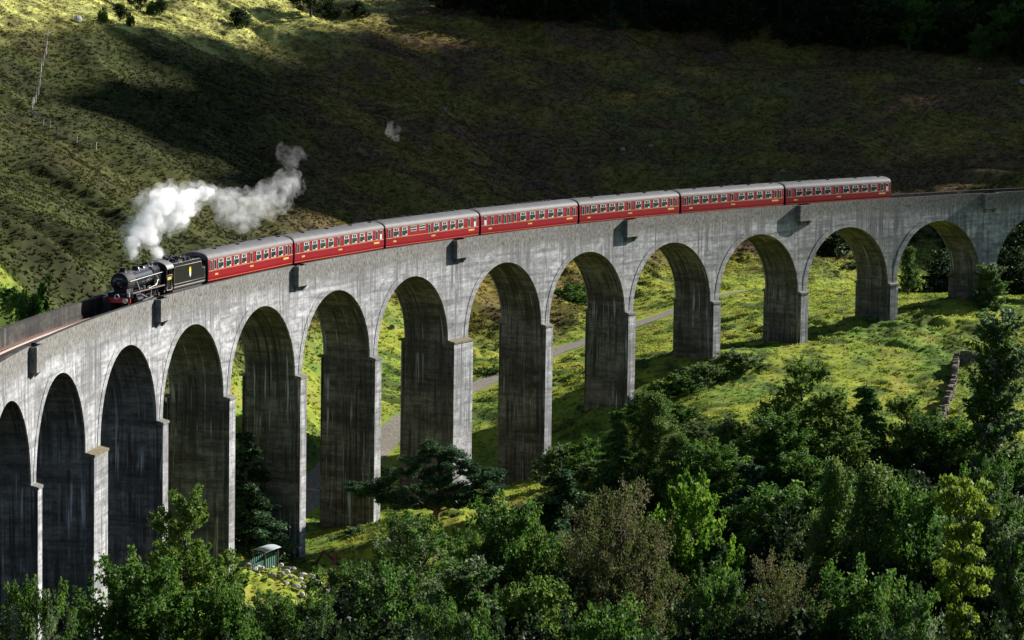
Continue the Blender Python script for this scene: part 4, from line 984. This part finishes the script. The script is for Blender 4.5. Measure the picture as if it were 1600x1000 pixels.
for row in range(4):
    for k in range(24):
        px = 676+k*40+rnd.uniform(-16, 16)+row*13
        if px > 1625: continue
        base = np.interp(px, [670, 800, 1000, 1200, 1400, 1600], [20, 30, 46, 62, 78, 100])-row*24+rnd.uniform(-9, 7)
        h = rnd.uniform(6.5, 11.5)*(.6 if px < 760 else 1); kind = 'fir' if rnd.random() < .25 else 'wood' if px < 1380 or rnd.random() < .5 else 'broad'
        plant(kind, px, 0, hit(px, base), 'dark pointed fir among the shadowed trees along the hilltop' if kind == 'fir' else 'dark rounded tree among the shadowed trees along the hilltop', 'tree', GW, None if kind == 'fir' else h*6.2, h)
for o in PROTO.values():
    if '_used' in o: 
        if o['_used'] == 0:
            for c in list(o.children): bpy.data.objects.remove(c)
            bpy.data.objects.remove(o)
for o in C.objects:
    if '_used' in o: del o['_used']

# ------------------------------------------------------------------ rocks, wall, fence, hut, timbers
def rock_mesh(name, seed, m):
    bm = bmesh.new(); bmesh.ops.create_icosphere(bm, subdivisions=2, radius=.5); r = random.Random(seed)
    for _ in range(7):
        n = Vector((r.gauss(0, 1), r.gauss(0, 1), r.gauss(0, 1))).normalized(); k = r.uniform(.28, .42)
        for v in bm.verts:
            d_ = v.co.dot(n)
            if d_ > k: v.co -= n*(d_-k)*.9
    me = bpy.data.meshes.new(name); bm.to_mesh(me); bm.free(); me.materials.append(m); return me
_rk = [rock_mesh('boulder', s, M_ROCK) for s in range(3)]; _rw = [rock_mesh('stone', s+9, M_ROCKW) for s in range(3)]
def rock(px, d, size, label, cat='boulder', group=None, white=False, name='boulder', dz=0.0, py=None):
    if py is not None: p = at(px, py, d); x, y, g = p
    else: x, y, g = ground_at(px, d)
    o = bpy.data.objects.new(name, rnd.choice(_rw if white else _rk)); C.objects.link(o)
    o.location = (x, y, g+size*.2+dz); o.scale = (size*rnd.uniform(.8, 1.4), size*rnd.uniform(.8, 1.2), size*rnd.uniform(.6, .9)); o.rotation_euler = (rnd.uniform(-.4, .4), rnd.uniform(-.4, .4), rnd.uniform(0, 6))
    return tag(o, label, cat, group)
for px, d, s, lab in [(1583, 401, .9, 'grey boulder on the grass at the right edge of the field'), (1598, 400, .8, 'grey boulder cut by the right edge of the frame'), (1185, 356, .8, 'grey boulder on the slope above the drooping birch'), (613, 418, .9, 'pale boulder in the grass seen through the sixth arch'), (592, 402, .7, 'small boulder low in the sixth arch, by the pier'), (95, 302, .6, 'pale stone on the bank behind the parapet')]:
    rock(px, d, s, lab)
for px, py, s, lab in [(1590, 133, 2.0, 'pale crag at the right edge of the shadowed hill'), (1520, 112, 1.0, 'flat pale rock left of the crag on the shadowed hill'), (690, 172, 1.2, 'grey rock in the middle of the shadowed hill'), (706, 167, .8, 'small rock beside the grey one in the middle of the shadowed hill'),
    (968, 238, 1.1, 'pale rock on the shadowed hill above the fourth carriage'), (1012, 232, .9, 'pale slab on the shadowed hill above the fifth carriage'), (1218, 270, .9, 'pale rock just above the sixth carriage'), (740, 256, .9, 'small pale rock on the shadowed hill above the kitchen carriage'), (1122, 68, .8, 'white stone below the dark hilltop trees')]:
    rock(px, hit(px, py), s, lab)
rock(121, hit(121, 34), 1.5, 'bright white boulder on the lit hilltop beside the fence', white=True)
for k in range(64):
    px = 376+rnd.random()**.8*150; py = 0; d = 303.5+rnd.uniform(-2.5, 3.0)-(px-440)*.01
    rock(px, d, rnd.uniform(.22, .75), 'pale stone in the rubble heap before the green hut', 'stone', 'stones of the rubble heap', rnd.random() < .4, 'stone', rnd.random()*.5)
def stone_wall(name, pts, h, wd, label):
    mb = MB(); r = random.Random(3)
    P_ = catmull(pts, 8)
    seg = np.concatenate([[0], np.cumsum(np.linalg.norm(np.diff(P_, axis=0), axis=1))]); L = seg[-1]; s = 0
    while s < L:
        l = r.uniform(.22, .5); t = min(L, s+l/2); u = np.interp(t, seg, P_[:, 0]); d = np.interp(t, seg, P_[:, 1]); k = min(len(P_)-2, int(np.searchsorted(seg, t)))
        dv = P_[k+1]-P_[k]; x, y = wxy(u, d); x2, y2 = wxy(u+dv[0], d+dv[1]); ang = math.atan2(y2-y, x2-x); g = float(ground(u, d)[0])
        hh = h*(.45+.9*vnoise(np.array([s*.5]), np.array([2.2]))[0]); z = g-.3; first = True
        while z < g+hh:
            th = r.uniform(.14, .30); mb.box((x+r.uniform(-.1, .1), y+r.uniform(-.1, .1), z+th/2), (l*r.uniform(.8, 1.1), wd*r.uniform(.7, 1.2), th), 0, ang+r.uniform(-.3, .3), r.uniform(-.15, .15)); z += th*.97
        s += l*.97
    o = mb.build(name, M_WALL); tag(o, label, 'wall'); return o
stone_wall('drystone_wall', [ud(*at(1494, 575, 391)[:2]), ud(*at(1489, 605, 380)[:2]), ud(*at(1480, 635, 370)[:2]), ud(*at(1468, 665, 361)[:2])], 1.1, .6, 'tumbledown pale dry stone wall running down the grass field')
stone_wall('drystone_wall', [ud(*at(1500, 575, 391)[:2]), ud(*at(1560, 577, 392)[:2]), ud(*at(1640, 580, 393)[:2])], 1.1, .6, 'dark shaded dry stone wall crossing behind the tall aspen')
def fence():
    root = empty('post_fence', None, 'pale post and wire fence running down the lit hillside at the left', 'fence')
    pts = catmull([ud(*at(x, y, hit(x, y))[:2]) for x, y in ((76, 58), (70, 95), (62, 140), (52, 165), (50, 180), (62, 195), (95, 212), (150, 234))], 8)
    seg = np.concatenate([[0], np.cumsum(np.linalg.norm(np.diff(pts, axis=0), axis=1))]); tops = []
    n = int(seg[-1]/1.3); n = min(n, 98)
    mb = MB(); mb.box((0, 0, .45), (.11, .11, 1.2)); first = None
    for k in range(n+1):
        s = seg[-1]*k/n; u = np.interp(s, seg, pts[:, 0]); d = np.interp(s, seg, pts[:, 1]); x, y = wxy(u, d); g = float(ground(u, d)[0])
        if first is None: o = first = mb.build('post', M_POST, root)
        else: o = first.copy(); C.objects.link(o); o.parent = root
        o.location = (x, y, g); o.rotation_euler = (rnd.uniform(-.05, .05), rnd.uniform(-.05, .05), rnd.uniform(0, 3)); tops.append((x, y, g))
    for h in (.4, .75, 1.1):
        w_ = MB(); w_.tube([(x, y, g+h) for x, y, g in tops], .012, 5); w_.build('wire', M_POST, root)
fence()
def hut():
    x, y, g = ground_at(404, 305.5); dx = rt*.62+np.array([fh[0], fh[1], 0])*.78
    root = empty('tin_hut', Matrix.Translation((x, y, g))@Matrix.Rotation(math.atan2(dx[1], dx[0]), 4, 'Z')@Matrix.Scale(.78, 4), 'low green-sided shed with a pale curved tin roof beside the spruce', 'shed')
    mb = MB(); n = 30     # corrugated long side, tapering down to the near end
    zt = lambda t: .45+.85*(t+2.6)/5.2
    for sy in (-1, 1):
        for k in range(n):
            a, b = -2.6+5.2*k/n, -2.6+5.2*(k+1)/n; da, db = (.05 if k % 2 else 0), (.05 if (k+1) % 2 else 0)
            P4 = [(a, sy*(.9+da), -.4), (b, sy*(.9+db), -.4), (b, sy*(.9+db), zt(b)), (a, sy*(.9+da), zt(a))]
            mb.face(P4 if sy < 0 else P4[::-1])
    mb.face([(2.6, -.9, -.4), (2.6, .9, -.4), (2.6, .9, zt(2.6)), (2.6, -.9, zt(2.6))]); mb.build('wall', M_GREEN, root)
    mb = MB(); m = 16
    pr = [(-1.25+2.5*k/m, 1.8+.25*math.cos((-1+2*k/m)*1.4)) for k in range(m+1)]; N = m+1
    vs = [(xx, yy, z+.10*xx+dz) for dz in (0, .05) for xx in (.2, 3.1) for yy, z in pr]
    mb.idx(vs, [(j, j+1, N+j+1, N+j) for j in range(m)]+[(2*N+j, 3*N+j, 3*N+j+1, 2*N+j+1) for j in range(m)]+[(N+j, N+j+1, 3*N+j+1, 3*N+j) for j in range(m)]+[(j, 2*N+j, 2*N+j+1, j+1) for j in range(m)], 0, True)
    mb.build('roof', M_TIN, root)
    for sx, sy in ((.5, -1), (2.8, -1), (.5, 1), (2.8, 1)):
        mb = MB(); mb.box((sx, sy*.96, .85), (.1, .1, 1.9)); mb.build('post', M_WOOD, root)
hut()
def frame():
    x, y, g = ground_at(506, 312); rv = Vector(rt)
    root = empty('timber_frame', Matrix.Translation((x, y, g)), 'dark timber A-frame leaning by the sunlit pier foot', 'timber frame')
    for a, b in (((-.9, 0), (.2, 1.75)), ((.15, 1.8), (1.9, .2))):
        mb = MB(); mb.tube([rv*a[0]+Vector((0, 0, a[1]-.1)), rv*b[0]+Vector((0, 0, b[1]))], .15, 7); mb.build('beam', M_WOOD, root)
    x, y, g = ground_at(526, 312); root = empty('tree_stump', Matrix.Translation((x, y, g)), 'broken reddish tree stump right of the timber frame', 'stump')
    mb = MB(); mb.tube([(0, 0, -.3), (.05, 0, .8), (.1, .05, 1.6)], [.32, .24, .2], 8); mb.tube([(.05, 0, 1.1), rv*.5+Vector((0, 0, 1.7))], [.14, .08], 7); mb.build('stem', mat('red_timber', (.22, .08, .05), .8, 0, .4, 3), root)
    o = rock(541, 311, 1.4, 'white slab lying beside the broken stump', 'stone', None, True, 'slab')
    x, y, g = ground_at(1311, 447); mb = MB(); mb.tube([(-1.2, 0, 0), (0, .05, .1), (1.3, 0, .15)], [.17, .16, .13], 9); o = mb.build('fallen_log', mat('bleached_log', (.55, .5, .42), .8, 0, .2, 3)); o.location = (x, y, g+.2); o.rotation_euler = (0, -.25, -YAW+math.pi/2-1.57+.3)
    tag(o, 'bleached fallen log on the grass behind the eleventh arch', 'log')
frame()

# ------------------------------------------------------------------ steam
_bm = bmesh.new(); bmesh.ops.create_icosphere(_bm, subdivisions=2, radius=1); _iv = np.array([v.co[:] for v in _bm.verts]); _if = np.array([[v.index for v in f.verts] for f in _bm.faces]); _bm.free()
def balls(name, L):
    V = np.concatenate([_iv*r+np.array(p) for p, r in L]); F = np.concatenate([_if+i*len(_iv) for i in range(len(L))])
    return np_mesh(name, V, F, None, True)
def steam_mesh(name, blobs, k, seed, vox=.12):
    r = random.Random(seed); L = []
    rd = lambda: np.array(Vector((r.gauss(0, 1), r.gauss(0, 1), r.gauss(0, 1))).normalized())
    for px, py, rp, d in blobs:
        p = at(px, py, d); rad = 1.12*rp/FPX*d*k; L.append((p, rad*.72))
        for _ in range(16):
            q = p+rd()*rad*r.uniform(.55, .8); ra = rad*r.uniform(.22, .42); L.append((q, ra))
            for _ in range(7): L.append((q+rd()*ra*r.uniform(.7, 1.0), ra*r.uniform(.25, .5)))
    o = link(name, balls(name, L)); md = o.modifiers.new('remesh', 'REMESH'); md.mode = 'VOXEL'; md.voxel_size = vox; md.use_smooth_shade = True
    dg = bpy.context.evaluated_depsgraph_get(); me2 = bpy.data.meshes.new_from_object(o.evaluated_get(dg)); o.modifiers.clear(); o.data = me2; me2.name = name
    return o
def steam_mat(name, dens, thr, scale, soft):
    m = bpy.data.materials.new(name); t, n, l, b = nodes(m); n.remove(b)
    pv = n.new('ShaderNodeVolumePrincipled'); pv.inputs['Color'].default_value = (.997, .998, .999, 1); pv.inputs['Anisotropy'].default_value = .2
    tc = n.new('ShaderNodeTexCoord'); nz = n.new('ShaderNodeTexNoise'); nz.inputs['Scale'].default_value = scale; nz.inputs['Detail'].default_value = 6; nz.inputs['Roughness'].default_value = .66; nz.inputs['Distortion'].default_value = .8
    l.new(tc.outputs['Object'], nz.inputs[0]); mr = n.new('ShaderNodeMapRange'); mr.inputs[1].default_value = thr; mr.inputs[2].default_value = thr+soft; mr.inputs[4].default_value = dens
    l.new(nz.outputs['Fac'], mr.inputs[0]); l.new(mr.outputs[0], pv.inputs['Density']); l.new(pv.outputs[0], n['Material Output'].inputs['Volume'])
    return m
def steam(name, blobs, dens, thr, label, seed, scale=1.3, soft=.2, outer=(1.35, .9, .46)):
    o = steam_mesh(name, blobs, outer[0], seed+50); o.data.materials.clear(); o.data.materials.append(steam_mat(name, outer[1], outer[2], scale*.9, .25)); tag(o, label, 'steam')
    if dens:
        c = steam_mesh('dense_core', blobs, 1.0, seed); c.data.materials.clear(); c.data.materials.append(steam_mat('dense_core', dens, thr, scale, soft)); c.parent = o
    return o
steam('steam_plume', [(205, 380, 13, 291), (215, 366, 15, 292), (228, 352, 18, 293), (240, 335, 20, 294), (235, 373, 13, 293), (248, 318, 20, 295), (262, 305, 14, 296), (265, 330, 20, 296), (283, 317, 18, 297), (280, 338, 13, 297), (300, 305, 15, 299), (296, 328, 11, 298), (317, 300, 12, 300), (246, 395, 9, 296), (249, 406, 5, 296), (261, 352, 11, 296), (289, 345, 7, 297), (208, 396, 9, 291), (330, 300, 7, 301)], 3.0, .36, 'dense white steam billowing from the locomotive', 5, .95, .3, (1.65, .5, .42))
steam('steam_cloud', [(340, 306, 9, 303), (350, 318, 15, 304), (363, 326, 18, 305), (376, 340, 14, 305), (381, 351, 9, 305), (386, 320, 15, 306), (400, 316, 13, 307), (412, 318, 14, 308), (425, 306, 14, 309), (436, 308, 13, 310), (446, 294, 13, 310), (455, 283, 9, 311), (462, 274, 5, 312), (400, 336, 9, 307), (440, 320, 8, 309)], .75, .47, 'thinner white steam drifting back over the first carriage', 8, .9, .3, (1.95, .30, .42))
steam('steam_wisp', [(614, 207, 8, 330), (610, 196, 5, 330), (618, 214, 5, 330)], 0, .46, 'faint leftover wisp of steam alone against the dark hillside', 9, 1.1, .2, (1.7, .22, .46))
steam('steam_wisp', [(452, 246, 10, 313), (443, 238, 8, 313), (464, 242, 8, 313), (456, 260, 8, 312)], 0, .46, 'faint wisp rising above the tail of the thinner steam', 19, 1.1, .3, (1.9, .12, .44))

# ------------------------------------------------------------------ unseen cloud, outline shaped to throw the hill's shadow
def cloud():
    img = [(1900, -60, 640), (650, 22, 600), (520, 46, 585), (400, 90, 555), (300, 130, 530), (220, 175, 505), (190, 215, 462), (250, 268, 440), (330, 305, 440), (470, 340, 455), (560, 365, 465), (760, 385, 475), (1000, 400, 490), (1250, 345, 515), (1450, 375, 508), (1900, 380, 510)]
    pts = []
    for px, py, d in img:
        x, y = at(px, py, d)[:2]; u, dd = ud(x, y); z = float(base_z(u, dd)[0]); k = (330-z)/SV.z; pts.append((x+SV.x*k, y+SV.y*k))
    pts = np.array(pts)
    def inside(p):
        c = False; n = len(pts); j = n-1
        for i in range(n):
            if (pts[i][1] > p[1]) != (pts[j][1] > p[1]) and p[0] < (pts[j][0]-pts[i][0])*(p[1]-pts[i][1])/(pts[j][1]-pts[i][1])+pts[i][0]: c = not c
            j = i
        return c
    def _sd(p, a, b):
        p = np.array(p); t = np.clip(np.dot(p-a, b-a)/np.dot(b-a, b-a), 0, 1); return float(np.linalg.norm(p-a-t*(b-a)))
    lo = pts.min(0); hi = pts.max(0); L = []; r = random.Random(2); st = 9
    for x in np.arange(lo[0], hi[0], st):
        for y in np.arange(lo[1], hi[1], st):
            p = (x+r.uniform(-2, 2), y+r.uniform(-2, 2))
            dm = min(_sd(p, pts[i], pts[(i+1) % len(pts)]) for i in range(len(pts)))
            if inside(p) and r.random() < .38+.62*min(1, dm/50):
                L.append(((p[0], p[1], 330+r.uniform(-3, 4)), r.uniform(6.5, 9.5)))
    o = link('cloud', balls('cloud', L), mat('cloud_white', (.8, .8, .8), 1.)); tag(o, kind='structure')
cloud()
for o in C.objects:
    if o.type == 'MESH' and o.data.name.startswith('Mesh'): o.data.name = o.name
